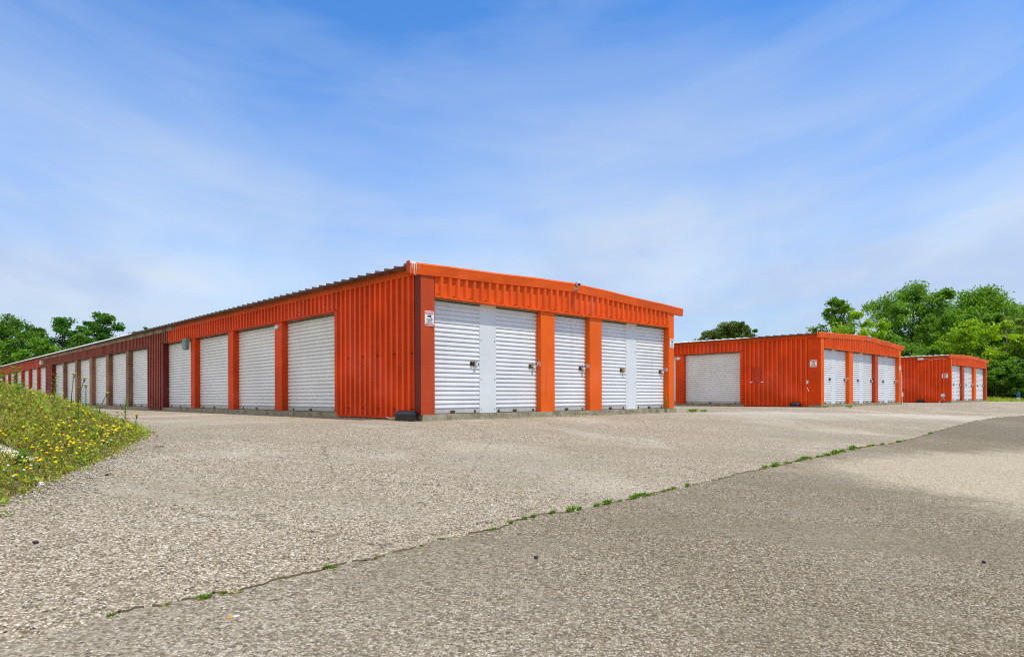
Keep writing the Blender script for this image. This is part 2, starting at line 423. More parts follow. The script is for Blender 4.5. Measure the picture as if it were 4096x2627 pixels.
M['soil'] = soil()

def steps(a, b, s0, k):
    out = [0.0]; s = s0
    while out[-1] < b: out.append(out[-1]+s); s *= k
    neg = [0.0]; s = s0
    while neg[-1] > a: neg.append(neg[-1]-s); s *= k
    return sorted(set(neg[1:]+out))
g = MB()
xs = steps(-900, 900, .5, 1.10)
g.grid(lambda a, b: (a, b+8, terr(a, b+8)-.06), xs, xs)
tag(g.build('ground', M['ground'], smooth=True), 'flat grass ground stretching out behind and beside the storage yard', 'ground', kind='structure')

vs_j = []
v = -30.0
while v < 120:
    vs_j.append(v); v += .03 if -13 < v < 8 else (.08 if v < 22 else .6)
def yard_edge(v): return joint_u(v)+.018*wob(v, 1.0)*(1.0 if v < 12 else 1.6)
# road: from the joint towards and past the camera
r = MB()
offs = [-.35,-.1,0,.1,.3,.7,1.5,3,5,8,12,18,26]
r.grid(lambda a, b: (*to_xy(a, joint_u(a)-b), terr(*to_xy(a, joint_u(a)-b))-.006), vs_j[::3], offs)
tag(r.build('road', M['road'], smooth=True), 'weathered dark asphalt lane crossing the foreground', 'road', kind='structure')
# yard: light gravel pavement with a ragged edge a little above the road
yd = MB()
fr = [0,.00007,.0008,.002,.006,.015,.03,.05,.07,.09,.11,.14,.18,.24,.32,.42,.55,.7,.85,1]
def yard_pt(a, b):
    e = yard_edge(a); top = 82.0 if a < 47.45 else .1-.25*(a-47.4)
    top = max(top, e+.05); uu = e+(top-e)*b; x, y = to_xy(a, uu)
    lift = .002 if b > 0 else -.009
    if b > 0 and a < 14: lift += .006*wob(a*.6+uu*1.3, 3)*min(1, b*60)*.4
    return (x, y, terr(x, y)+lift)
yd.grid(yard_pt, vs_j, fr)
for i in range(len(vs_j)-1):
    for j in (0, 1):
        if (j == 0 and wob(vs_j[i]*.5, 2) > -.5): yd.m[i*(len(fr)-1)+j] = 1
M['joint'] = paint('joint_soil', (.13,.10,.06), .3, .4, rough=.95, spec=.1)
tag(yd.build('yard', [M['yard'], M['joint']], smooth=True), 'pale gravel yard sloping up to the storage buildings', 'yard', kind='structure')
# weedy bank
bk = MB()
bxs = [-22+.6*i for i in range(22)]+[-8.8+.16*i for i in range(46)]
bys = [1.2+.16*i for i in range(55)]+[10+.5*i for i in range(19)]
def bank_pt(x, y):
    e = sd(x, y); h = bank_h(e)
    nz = .035*(sin(x*3.1+y*2.2)+sin(x*5.7-y*4.3)+sin(x*11+y*9)*.5)*max(0, min(1, e*1.5))
    return (x, y, terr(x, y)+(h+nz if e > 0 else max(-.15, e*.5-.02)))
bk.grid(bank_pt, bxs, bys)
tag(bk.build('bank', M['soil'], smooth=True), 'low earth bank overgrown with weeds at the left edge of the yard', 'bank', kind='structure')

# ------------------------------------------------------------------ storage buildings
ZS, ZH = .10, 2.23          # slab top, opening head
def corr_profile(a, b, P, phase=0.0, depth=.03, fr=(.30,.17,.36,.17)):
    """points (s, offset) of a trapezoid-ribbed sheet between a and b"""
    ks = []
    s = math.floor((a-phase)/P)*P+phase
    while s < b+P:
        c = s
        for w, o in zip(fr, (depth, None, 0.0, None)):
            if o is not None: ks.append((c, o)); ks.append((c+w*P, o))
            c += w*P
        s += P
    def off(x):
        for (p, po), (q, qo) in zip(ks, ks[1:]):
            if p <= x <= q: return po if q == p else po+(qo-po)*(x-p)/(q-p)
        return 0.0
    return [(a, off(a))]+[k for k in ks if a+1e-4 < k[0] < b-1e-4]+[(b, off(b))]

def curtain(mb, x0, x1, z0, z1, place, pitch=.083, depth=.020):
    prof = [(0,-.60),(.10,-.60),(.16,.35),(.24,.75),(.32,.96),(.40,1.0),(.50,.96),(.60,.84),(.72,.74),(.84,.68),(.93,.5)]
    zs = []; z = z0
    while z < z1:
        for f_, o in prof:
            if z+f_*pitch < z1: zs.append((z+f_*pitch, o*depth))
        z += pitch
    zs.append((z1, 0))  # noqa
    n = len(mb.v)
    for zz, o in zs: mb.v += [place(x0, o, zz), place(x1, o, zz)]
    for i in range(len(zs)-1):
        mb.f.append((n+2*i, n+2*i+1, n+2*i+3, n+2*i+2)); mb.m.append(0)

def rbox(mb, place, a0, a1, o0, o1, z0, z1, mi=0):
    """box given along-wall range, outward range and height range through a placing function"""
    P = [place(a, o, z) for z in (z0, z1) for a, o in ((a0,o0),(a1,o0),(a1,o1),(a0,o1))]
    n = len(mb.v); mb.v += P
    for q in ((0,3,2,1),(4,5,6,7),(0,1,5,4),(1,2,6,5),(2,3,7,6),(3,0,4,7)):
        mb.f.append(tuple(n+i for i in q)); mb.m.append(mi)

def make_door(root, place, a0, a1, rec, lock=None, label=None, rail=True):
    d = MB(); curtain(d, a0+.002, a1-.002, ZS+.085, ZH+.04, lambda a, o, z: place(a, o-rec, z))
    do = d.build('roller_door', M['door'], root, fix=False)
    if label: do['label'] = label
    b = MB(); rbox(b, place, a0+.004, a1-.004, -rec-.01, -rec+.014, ZS+.012, ZS+.088)
    rbox(b, place, a0+.004, a1-.004, -rec-.008, -rec+.02, ZS+.001, ZS+.014, 1)
    w = a1-a0
    for fx in ((.06, .44, .9) if w < 1.7 else (.12, .55, .88)):
        c = a0+w*fx; k = .05 if fx in (.44, .55) else .018
        rbox(b, place, c-k, c+k, -rec+.014, -rec+.03, ZS+.02, ZS+.062, 1)
    b.build('bottom_bar', [M['bar'], M['rust']], do)
    if rail:
        r_ = MB(); rbox(r_, place, a0+.003, a1-.003, -rec+.004, -rec+.05, ZH-.05, ZH-.005)
        rbox(r_, place, a0+.003, a1-.003, -rec+.004, -rec+.06, ZH-.058, ZH-.05, 1)
        r_.build('top_rail', [M['cream'], M['dark']], do)
    if lock is not None:
        zc = 1.055; l = MB(); side, metal = lock
        c0 = a1-.24
        rbox(l, place, c0, c0+.175, -rec+.012, -rec+.030, zc-.034, zc+.034, 0)
        rbox(l, place, c0+.04, c0+.205, -rec+.028, -rec+.044, zc-.014, zc+.014, 1)
        rbox(l, place, c0+.02, c0+.05, -rec+.028, -rec+.05, zc-.03, zc+.03, 0)
        # padlock: rounded body and shackle
        q = [(cos(2*pi*i/10)*.032, sin(2*pi*i/10)*.034) for i in range(10)]
        l.loft([[place(c0+.125+x, o, zc-.018+z) for x, z in q] for o in (-rec+.044, -rec+.075)], 2)
        sh = [place(c0+.125+cos(t)*.02, -rec+.06, zc+.012+sin(t)*.03) for t in [pi*i/6 for i in range(7)]]
        l.tube(sh, .005, 5, 2)
        l.build('latch', [M['rust'], M['rust'] if metal == 'rust' else M['bar'], M['chrome'] if metal != 'brass' else M['brass']], do)
    return do

def sign_mesh(name, w, h, place, root=None):
    """warning plate: red title band, camera symbol, three lines of text, red foot band; place(a, out, z)"""
    s = MB()
    c = .018
    ring = [(-w/2+c,-h/2),(w/2-c,-h/2),(w/2,-h/2+c),(w/2,h/2-c),(w/2-c,h/2),(-w/2+c,h/2),(-w/2,h/2-c),(-w/2,-h/2+c)]
    s.loft([[place(x, o, z) for x, z in ring] for o in (0, .006)], 0)
    def band(x0, x1, z0, z1, mi, o=.0085): s.quad(place(x0,o,z0), place(x1,o,z0), place(x1,o,z1), place(x0,o,z1), mi)
    band(-w*.45, w*.45, h*.28, h*.46, 1); band(-w*.45, w*.45, -h*.465, -h*.345, 1)
    def txt(t, size, z, mi, sx=1.0):
        vs, fs = text_geo(t, size); s.add([place(p[0]*sx, .0115, p[1]+z) for p in vs], fs, mi)
    txt('WARNING', h*.155, h*.37, 0, .88)
    txt('24 HOUR', h*.125, -h*.055, 2); txt('VIDEO', h*.125, -h*.165, 2); txt('SURVEILLANCE', h*.098, -h*.275, 2, .88)
    txt('NO TRESPASSING', h*.075, -h*.405, 0, .9)
    o = .011   # camera symbol
    def poly(pts, mi): 
        n = len(s.v); s.v += [place(x*w, o, z*h) for x, z in pts]; s.f.append(tuple(range(n, n+len(pts)))); s.m.append(mi)
    poly([(-.20,.20),(.16,.225),(.22,.165),(.10,.10),(-.14,.115)], 2); poly([(-.26,.185),(-.20,.185),(-.17,.125),(-.24,.125)], 2)
    poly([(.08,.10),(.14,.10),(.24,.035),(.20,.025)], 2); poly([(.20,.06),(.27,.05),(.25,.005),(.19,.02)], 2)
    return s.build(name, [M['signwhite'], M['signred'], M['ink']], root)

def building(v0, W, L, front, left, label, ridge, numbers=(), paints=None, roof_split=None, eave_weather=None, side_mat='orange_side'):
    ox, oy = to_xy(v0, 0)
    root = empty('storage_building', (ox, oy, 0), RZ)
    tag(root, label, 'storage building', 'orange storage buildings standing in a row')
    FR = lambda a, o, z: (a, -o, z)            # front: along x, outward is -y
    LF = lambda a, o, z: (-o, a, z)            # left flank: along y, outward is -x
    rec = .14
    xl, xr = -.28, W+.40
    def zr(x):                                  # roof line above the eave level
        h = W/2; return ridge*(1-abs(x-h)/(h+.34)) if abs(x-h) < h+.5 else 0
    ZF = 2.555                                  # underside of the rake trim at the corners
    # slab
    s = MB(); s.box(.004, W+.09, -.035, L, -.35, ZS)
    s.build('foundation_slab', M['slab'], root)
    # front posts, pillars, doors
    nb = {}
    prev_pillar = None
    for it in front:
        k, a0, a1 = it[:3]
        if k == 'post':
            mat = it[3]; p = MB(); mid = (a0+a1)/2
            left_end = a0 < .01
            rbox(p, FR, a0-(.03 if left_end else 0), mid, -.16, .030, ZS-.002 if not left_end else ZS-.012, ZF+.06)
            rbox(p, FR, mid, a1, -.16, .026, ZS-.002, ZF+.06)
            if left_end:
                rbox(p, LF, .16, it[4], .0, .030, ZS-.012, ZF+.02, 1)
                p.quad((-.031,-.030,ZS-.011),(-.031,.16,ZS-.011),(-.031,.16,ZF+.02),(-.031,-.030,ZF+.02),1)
            for z in (.28, 1.0, 1.75): rbox(p, FR, mid-.012, mid+.006, .026, .034, z, z+.016, 0)
            prev_pillar = p.build('corner_post', [M[mat], M[it[5]] if left_end else M[mat]], root)
        elif k == 'pillar':
            p = MB(); p.box(a0, a1, -.006, rec+.03, ZS+.001, ZH+.02, bev=.006)
            prev_pillar = p.build('pillar', M[it[3] if len(it) > 3 else 'orange_flat'], root)
            nb[round(a0, 2)] = prev_pillar
        elif k == 'door':
            make_door(root, FR, a0, a1, rec, it[3] if len(it) > 3 else None)
        elif k == 'panel':
            p = MB(); rbox(p, FR, a0, a1, -rec-.02, -rec+.02, ZS+.004, ZH+.03)
            for z in (.16, .75, 1.5):
                for a in (a0+.04, a1-.04): rbox(p, FR, a-.008, a+.008, -rec+.02, -rec+.026, z, z+.018, 1)
            p.build('filler_panel', [M['panel'], M['rust']], root)
        if k == 'post' and not (a0 < .01): nb[round(a0, 2)] = prev_pillar
    for txt, a in numbers:                      # white unit numbers on the pillar sides facing the yard entrance
        host = nb[round(a, 2)]; vs, fs = text_geo(txt, .115)
        m = MB(); m.add([(a-.0035, rec*.40-p[0]*.62, 1.10+p[1]*1.05) for p in vs], fs)
        m.build('unit_number', M['numwhite'], host)
    # ribbed header over the front openings
    a0 = front[0][2]; a1 = front[-1][1]
    h = MB()
    for (p, po), (q, qo) in zip(*(lambda pr: (pr, pr[1:]))(corr_profile(a0, a1, .196, .02, .045, (.28,.15,.42,.15)))):
        h.quad((p,-po,ZH),(q,-qo,ZH),(q,-qo,ZF+zr(q)+.05),(p,-po,ZF+zr(p)+.05))
    h.box(a0, a1, .002, .03, ZH, ZF+.02, 0)
    rbox(h, FR, a0, a1, -rec+.0, .042, ZH-.022, ZH-.001, 1)
    x = a0+.07
    while x < a1: rbox(h, FR, x-.007, x+.007, .0, .036, ZH+.02, ZH+.034, 2); x += .392
    h.build('header_wall', [M['orange'], M['orange_flat'], M['rust']], root)
    # rake trim: slightly inclined board with a bright top lip, following the gable
    rk = MB(); xs_ = sorted([xl, 0, W/2, W, xr]+[W*k_/14+.02 for k_ in range(1, 14)])
    rings = []
    for x in xs_:
        z = ZF+zr(x)+(.005*sin(x*2.7+v0)+.004*sin(x*5.3+v0*2) if 0 < x < W else 0)
        wv_ = .006*sin(x*3.9+v0*3) if 0 < x < W else 0
        rings.append([(x,-.052+wv_,z),(x,-.066,z+.155),(x,-.070,z+.172),(x,-.042,z+.205),(x,.02,z+.208),(x,.02,z-.0),(x,-.02,z)])
    rk.loft(rings, 0)
    x = .5
    while x < W: rk.box(x-.008, x+.008, -.05, -.04, ZF+zr(x)+.004, ZF+zr(x)+.02, 1); x += .392
    for x in (W*.44, W*.9): 
        z = ZF+zr(x); rk.loft([[(x+d,-.044,z+.002),(x+d,-.066,z+.152),(x+d,-.066,z+.156),(x+d,-.040,z+.002)] for d in (0,.012)], 0)
    rake = rk.build('rake_trim', [M['rake'], M['rust']], root)
    # roof: ribbed sheets on both slopes
    rf = MB(); P = .305
    prof = corr_profile(-.03, L+.1, P, .1, .042, (.07,.04,.85,.04))
    def rz_(x): return 2.695+zr(x)+.012
    half = W/2
    for (x0_, x1_) in ((xl+.0, half), (xr, half)):
        for (p, po), (q, qo) in zip(prof, prof[1:]):
            mi = 1 if (roof_split and roof_split(p)) else 0
            za, zb = rz_(x0_), rz_(x1_)
            rf.quad((x0_,p,za+po),(x1_,p,zb+po),(x1_,q,zb+qo),(x0_,q,za+qo), mi)
            rf.quad((x0_,p,za-.006),(x0_,q,za-.006),(x0_,q,za+qo),(x0_,p,za+po), 2 if mi == 0 else 1)
            rf.quad((x0_,p,za-.006),(x1_,p,zb-.006),(x1_,q,zb-.006),(x0_,q,za-.006), 2)
    rf.build('roof', [M['roof_dark'], M['roof_white'], M['soffit']], root, fix=False)
    # left flank
    def mt(y): return paints(y) if paints else side_mat
    runs = []; cur = None
    cuts = sorted({0.0, L}|{e for it in left for e in it[1:3]})
    ptcuts = [c for c in cuts]
    WT = 2.60
    walls = {}
    for c0, c1 in zip(cuts, cuts[1:]):
        mid = (c0+c1)/2; kind = next((it[0] for it in left if it[1] <= mid <= it[2]), 'wall')
        zb = ZS-.045 if kind == 'wall' else ZH
        segs = [(c0, c1)]
        if paints and paints(c0+.01) != paints(c1-.01):
            b = c0
            while paints(b) == paints(c0+.01): b += .05
            segs = [(c0, b), (b, c1)]
        for s0, s1 in segs:
            if s0 < .01: s0 = front[0][4]-.01
            w = walls.setdefault(mt((s0+s1)/2), MB())
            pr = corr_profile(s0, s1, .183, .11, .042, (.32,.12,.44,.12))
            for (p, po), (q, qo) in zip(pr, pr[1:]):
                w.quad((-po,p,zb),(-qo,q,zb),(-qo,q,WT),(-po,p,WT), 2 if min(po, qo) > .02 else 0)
            if kind == 'wall':
                rbox(w, LF, s0, s1, 0, .047, ZS-.075, ZS-.046)
                y = s0+.1
                while y < s1:
                    rbox(w, LF, y-.007, y+.007, .0, .046, .19, .205, 1); rbox(w, LF, y-.007, y+.007, .0, .046, 1.2, 1.215, 1); y += .55
            else:
                rbox(w, LF, s0, s1, -.16, .034, ZH-.022, ZH-.001)
                rbox(w, LF, s0, s1, -.16, -.004, ZH, WT)
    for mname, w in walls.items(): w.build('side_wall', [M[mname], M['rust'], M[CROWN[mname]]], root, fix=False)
    for it in left:
        k, a0, a1 = it[:3]
        if k == 'open':
            make_door(root, LF, a0, a1, .16, None)
            if it[3:]: 
                pass
        elif k == 'pillar':
            p = MB(); rbox(p, LF, a0, a1, -.19, .006, ZS+.001, ZH-.023); p.build('pillar', [M[it[3]]], root)
        elif k == 'jamb':
            p = MB(); rbox(p, LF, a0, a1, -.19, .034, ZS+.001, ZH-.001); p.build('jamb', [M[it[3]]], root)
    # eave trim below the roof edge
    zone = {}
    y = 0.0; step = 1.0
    while y < L:
        y1 = min(L, y+step)
        mname = eave_weather(y) if eave_weather else 'rake'
        e = zone.setdefault(mname, MB()); rbox(e, LF, y, y1, -.01, .045, WT-.012, 2.715)
        e.box(-.275, -.04, y, y1, 2.700, 2.712, 1)
        y = y1
    for mname, e in zone.items():
        yy = min(p[1] for p in e.v)
        e.build('eave_trim', [M[mname], M['soffit']], root)
    # right flank and back
    w = MB()
    for (p, po), (q, qo) in zip(*(lambda pr: (pr, pr[1:]))(corr_profile(0, L, .183, .05, .028))):
        w.quad((W+po,p,ZS-.04),(W+qo,q,ZS-.04),(W+qo,q,2.66),(W+po,p,2.66))
    w.build('side_wall', M[side_mat], root, fix=False)
    w = MB(); w.quad((0,L,ZS-.04),(W,L,ZS-.04),(W,L,2.72),(0,L,2.72)); w.tri((0,L,2.72),(W,L,2.72),(W/2,L,2.72+ridge))
    w.build('back_wall', M[side_mat], root, fix=False)
    return root, rake, FR, LF

# nearest building
lft = [('jamb',2.86,2.98,'orange_side'),('open',2.98,5.5),('pillar',5.5,5.88,'orange_side'),('open',5.88,8.41),('pillar',8.41,8.77,'orange_side'),('open',8.77,11.34),('pillar',11.34,11.69,'orange_side'),('open',11.69,14.24),('jamb',14.24,14.47,'red'),
  ('jamb',15.86,15.97,'red'),('open',15.97,18.45),('pillar',18.45,18.80,'wood'),('open',18.80,21.35),('pillar',21.35,21.77,'wood'),('open',21.77,24.21),('pillar',24.21,24.63,'wood'),('open',24.63,27.09),('pillar',27.09,27.51,'wood'),('open',27.51,30.04),('pillar',30.04,30.34,'wood'),('open',30.34,32.94),('jamb',32.94,33.15,'red'),
  ('jamb',34.6,34.76,'red'),('open',34.76,37.36),('pillar',37.36,37.65,'redsec'),('open',37.65,40.19),('pillar',40.19,40.5,'redsec'),('open',40.5,42.95),('pillar',42.95,43.3,'redsec'),('open',43.3,45.9),('pillar',45.9,46.25,'redsec'),('open',46.25,48.7),('pillar',48.7,49.0,'redsec'),('open',49.0,51.5),('pillar',51.5,51.85,'redsec'),('open',51.85,54.4),('jamb',54.4,54.6,'redsec')]
fr1 = [('post',0,.277,'corner',.16,'corner_dark'),('door',.277,1.477,(1,'rust')),('panel',1.477,1.915),('door',1.915,3.085,(1,'steel')),('pillar',3.085,3.516),('door',3.516,4.702,(1,'steel')),('pillar',4.702,5.137),('door',5.137,6.24,(1,'brass')),('panel',6.24,6.687),('door',6.687,7.917,(1,'steel')),('post',7.917,8.168,'orange_flat')]
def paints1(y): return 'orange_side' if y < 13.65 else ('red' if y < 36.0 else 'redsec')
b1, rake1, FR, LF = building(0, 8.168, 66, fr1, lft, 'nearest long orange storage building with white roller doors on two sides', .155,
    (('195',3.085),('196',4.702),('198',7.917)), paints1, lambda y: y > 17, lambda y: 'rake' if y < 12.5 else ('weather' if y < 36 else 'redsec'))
# white sealant runs on the left end of the rake trim
for x, w, ln in ((-.262,.010,.16),(-.225,.018,.13),(-.188,.022,.19),(-.15,.012,.19),(-.075,.006,.12)):
    s = MB(); zt = 2.555+.02+.205-.045; n = 7
    pts = [(x-w/2,-.034,zt+.042,w),(x,-.0725,zt-.004,w)]+[(x+.002*sin(x*90+i), -.0725+.020*(i+1)/n, zt-.004-ln*(i+1)/n, w*(1-.7*(i+1)/n)) for i in range(n)]
    s.grid(lambda a, b: (pts[a][0]+pts[a][3]*b, pts[a][1], pts[a][2]), range(len(pts)), (-.5,.5))
    s.build('sealant_run', M['seal'], rake1, fix=False)
s = MB(); s.box(-.30,-.285,-.07,.02,2.56,2.775); s.build('end_cap', M['corner'], rake1, fix=False)

# second building
V2, V3 = 18.15, 37.29
fr2 = [('post',0,.28,'orange_flat',.45,'orange_side'),('door',.28,1.38,(1,'rust')),('panel',1.38,1.83),('door',1.83,2.94,(1,'rust')),('pillar',2.94,3.38),('door',3.38,4.48,(1,'steel')),('panel',4.48,4.95),('door',4.95,6.10,(1,'steel')),('pillar',6.10,6.49,'corner'),('door',6.49,7.73,(1,'rust')),('panel',7.73,8.25),('door',8.25,9.41,(1,'steel')),('post',9.41,9.72,'orange_flat')]
lf2 = [('jamb',2.98,3.12,'orange_side'),('open',3.12,5.70),('pillar',5.70,6.10,'orange_side'),('open',6.10,8.68),('pillar',8.68,9.08,'orange_side'),('open',9.08,11.66),('jamb',11.66,11.8,'orange_side')]
b2, rake2, _, _ = building(V2, 9.72, 46, fr2, lf2, 'middle orange storage building with a wide roller door on its flank', .17, (('126',2.94),('130',9.41)), None, lambda y: 2.6 < y < 9)
m = MB(); m.quad((-.0435,2.26,.93),(-.0435,2.62,.93),(-.0435,2.62,1.56),(-.0435,2.26,1.56)); o = m.build('wall_patch', M['patch'], b2); o['label'] = 'repainted darker red patch on the flank wall'
for y in (2.64, 2.20):
    m = MB(); rbox(m, LF, y-.045, y+.045, .042, .06, .945, .985); rbox(m, LF, y-.03, y+.01, .06, .08, .95, .97); m.build('bracket', M['numwhite'], b2)
for y, z, w, hh in ((.46,.98,.05,.015),(.44,.94,.02,.05),(.47,.90,.03,.03),(.45,.70,.02,.03),(.42,.62,.02,.03)):
    m = MB(); m.quad((-.0445,y-w,z-hh),(-.0445,y+w,z-hh),(-.0445,y+w*.7,z+hh),(-.0445,y-w*.8,z+hh)); m.build('paint_scuff', M['numwhite'], b2)
# third building
fr3 = [('post',0,.28,'orange_flat',.30,'orange_side'),('door',.28,1.46,(1,'steel')),('panel',1.46,1.85),('door',1.85,2.84,(1,'steel')),('pillar',2.84,3.35,'corner'),('door',3.35,4.57,(1,'steel')),('panel',4.57,4.96),('door',4.96,6.00,(1,'steel')),('pillar',6.00,6.56),('door',6.56,7.78,(1,'steel')),('panel',7.78,8.16),('door',8.16,9.31,(1,'steel')),('post',9.31,9.68,'corner')]
b3, rake3, _, _ = building(V3, 9.68, 40, fr3, [], 'farthest orange storage building with a plain ribbed flank and six narrow doors', .13, (('133',6.00),), None, lambda y: True)

# ------------------------------------------------------------------ things fixed to the buildings
def wplace(v0, flank):
    """place(a, out, z) in world space on the front (flank False) or the left flank (True) of a building"""
    def f_(a, o, z):
        vv, uu = (v0-o, a) if flank else (v0+a, -o)
        x, y = to_xy(vv, uu); return (x, y, z)
    return f_
def at(place, a, o, z): return lambda x, oo, zz: place(a+x, o+oo, z+zz)
S1, S1F, S2, S2F, S3F = wplace(0, False), wplace(0, True), wplace(V2, False), wplace(V2, True), wplace(V3, True)
def mirror(p): return lambda x, o, z: p(-x, o, z)
tag(sign_mesh('warning_sign', .20, .27, at(S1, .155, .031, 1.81)), 'video surveillance warning sign on the dark red corner post of the nearest building', 'sign', 'video surveillance warning signs')
tag(sign_mesh('warning_sign', .19, .27, at(S1, 8.06, .031, 1.79)), 'video surveillance warning sign at the right end of the nearest building, beside door 198', 'sign', 'video surveillance warning signs')
tag(sign_mesh('warning_sign', .25, .27, mirror(at(S2F, .24, .034, 1.62))), 'video surveillance warning sign on the left flank of the middle building by its corner', 'sign', 'video surveillance warning signs')
tag(sign_mesh('warning_sign', .24, .27, at(S2, 9.58, .031, 1.70)), 'video surveillance warning sign at the right end of the middle building', 'sign', 'video surveillance warning signs')
tag(sign_mesh('warning_sign', .30, .28, mirror(at(S3F, .26, .034, 1.55))), 'faded white warning sign on the flank corner of the farthest building', 'sign', 'video surveillance warning signs')

def camera_thing(p, label):
    r_ = empty('security_camera', p(0, 0, 0), RZ)
    R = Matrix.Rotation(-RZ, 4, 'Z'); base = Vector(p(0,0,0))
    def loc(a, o, z): return R @ (Vector(p(a, o, z))-base)
    b = MB(); b.loft([[loc(a, .0+.0, z) for a, z in ((-.035,-.05),(.035,-.05),(.035,.03),(-.035,.03))],[loc(a, .02, z) for a, z in ((-.03,-.045),(.03,-.045),(.03,.025),(-.03,.025))]])
    b.tube([loc(0,.01,-.03), loc(-.0,.06,-.03), loc(-.005,.09,.04)], .014, 7); b.build('bracket', M['grey_light'], r_)
    h = MB(); ax = Vector((-.55, .75, -.36)).normalized()      # along a, out, z
    up = Vector((0,0,1)); sd_ = ax.cross(up).normalized(); u2 = sd_.cross(ax)
    c = Vector((0, .09, .085)); rings = []
    for d, k in ((-.10,.85),(-.095,1),(.09,1),(.095,.85)):
        q = c+ax*d; rings.append([loc(*(q+sd_*(x*.042*k)+u2*(z*.042*k))) for x, z in ((-.9,-.8),(.9,-.8),(1,0),(.7,.9),(-.7,.9),(-1,0))])
    h.loft(rings); q = c+ax*.096; h.loft([[loc(*(q+ax*e+sd_*cos(t)*.027+u2*sin(t)*.027)) for t in [2*pi*i/10 for i in range(10)]] for e in (0,.004)], 1)
    h.build('housing', [M['grey_light'], M['blackbox']], r_)
    return tag(r_, label, 'camera', 'security cameras on the gable trims')
camera_thing(at(S1, 4.13, .055, 2.80), 'grey security camera on the gable trim of the nearest building')
camera_thing(at(S2, 4.95, .055, 2.80), 'small grey security camera on the gable trim of the middle building')

def flood(p, label, w=.10, name='wall_lamp'):
    r_ = empty(name, p(0, 0, 0), RZ); R = Matrix.Rotation(-RZ, 4, 'Z'); base = Vector(p(0,0,0))
    def loc(a, o, z): return R @ (Vector(p(a, o, z))-base)
    q = [(cos(2*pi*i/14), sin(2*pi*i/14)) for i in range(14)]
    b = MB(); b.loft([[loc(x*w*k, o, z*w*.62*k) for x, z in q] for o, k in ((0,1),(.03,1),(.045,.9))]); b.build('housing', M['grey_light'], r_)
    l = MB(); l.loft([[loc(x*w*k, o, z*w*.62*k-.005) for x, z in q] for o, k in ((.045,.78),(.06,.7),(.07,.4))]); l.build('lens', M['lens'], r_)
    return tag(r_, label, 'lamp', 'small lamps on the pillars and walls')
flood(at(S1F, 5.70, .007, 2.09), 'small oval lamp high on the first orange pillar of the nearest building flank', .09)
flood(at(S2F, 5.95, .007, 2.05), 'oval lamp high on the pillar left of the wide door of the middle building', .11)
flood(at(S1F, 18.65, .007, 2.02), 'tiny lamp on a weathered brown pillar of the dark red section', .07)
flood(at(S1F, 30.2, .007, 2.02), 'tiny lamp beside the farthest door of the dark red section', .07)
# square lamp box hanging above the third pillar
p = at(S1F, 11.83, .035, 2.13); r_ = empty('wall_lamp', p(0,0,0), RZ); R = Matrix.Rotation(-RZ, 4, 'Z'); base = Vector(p(0,0,0))
loc = lambda a, o, z: R @ (Vector(p(a,o,z))-base)
b = MB(); b.loft([[loc(a, o, z) for a, o in ((-.16,0),(.16,0),(.16,.12),(-.16,.12))] for z in (.0, .09)]); b.build('housing', M['lampgreen'], r_)
b = MB(); b.loft([[loc(a*k, .01+o*k2, z) for a, o in ((-.15,0),(.15,0),(.15,.13),(-.15,.13))] for z, k, k2 in ((-.26,.8,.6),(-.20,1,.9),(-.001,1,1))]); b.build('lens', M['lampgreen'], r_)
tag(r_, 'weathered greenish box lamp under the header of the nearest building flank', 'lamp', 'small lamps on the pillars and walls')
# small white utility box on the dark red wall
p = at(S1F, 35.6, .034, 2.42); m = MB(); rbox(m, p, -.22, .22, 0, .10, -.11, .11); rbox(m, p, -.19, .19, .10, .115, -.08, .08)
tag(m.build('junction_box', M['panel']), 'small white junction box high on the far dark red wall of the nearest building', 'junction box')
# floodlight with cable on the third building
p = at(S3F, 1.45, .05, 2.56); m = MB(); rbox(m, p, -.16, .16, 0, .13, -.06, .06); rbox(m, p, -.13, .13, .13, .15, -.045, .045, 1)
m.tube([p(-.16,.06,0), p(-.5,.06,-.07), p(-.9,.04,-.01), p(-1.25,.03,-.03)], .010, 5, 1)
tag(m.build('floodlight', [M['grey_light'], M['lens']]), 'grey floodlight with a loose white cable under the eave of the farthest building', 'floodlight')
# outlet on the third building's corner
p = at(S3F, .35, .034, .42); m = MB(); rbox(m, p, -.10, .10, 0, .07, -.09, .11); rbox(m, p, -.07, .07, .07, .09, -.05, .08, 1)
m.tube([p(0,.03,-.09), p(.03,.04,-.2), p(.13,.06,-.33), p(.17,.08,-.40)], .012, 6); m.tube([p(0,.03,-.09), p(-.03,.04,-.2), p(-.12,.06,-.30)], .012, 6); m.tube([p(.17,.09,-.46), p(.17,.09,-.33)], .03, 6, 1)
tag(m.build('outlet_box', [M['grey_light'], M['panel']]), 'grey outlet box with dangling leads at the foot of the farthest building corner', 'outlet box')
# white conduit at the right end of the middle building
p = at(S2, 9.72, .0, 0); m = MB(); m.tube([p(-.03,.05,1.55), p(-.05,.06,1.2), p(-.06,.05,.62)], .012, 6); m.tube([p(-.03,.05,1.55),p(.015,.06,1.1),p(.02,.05,.6)], .010, 6); rbox(m, p, -.05, .06, .03, .10, .36, .58); m.tube([p(.0,.06,.36), p(.02,.08,.0)], .014, 6)
tag(m.build('conduit', M['panel']), 'thin white conduit with a small box at the right end of the middle building', 'conduit')

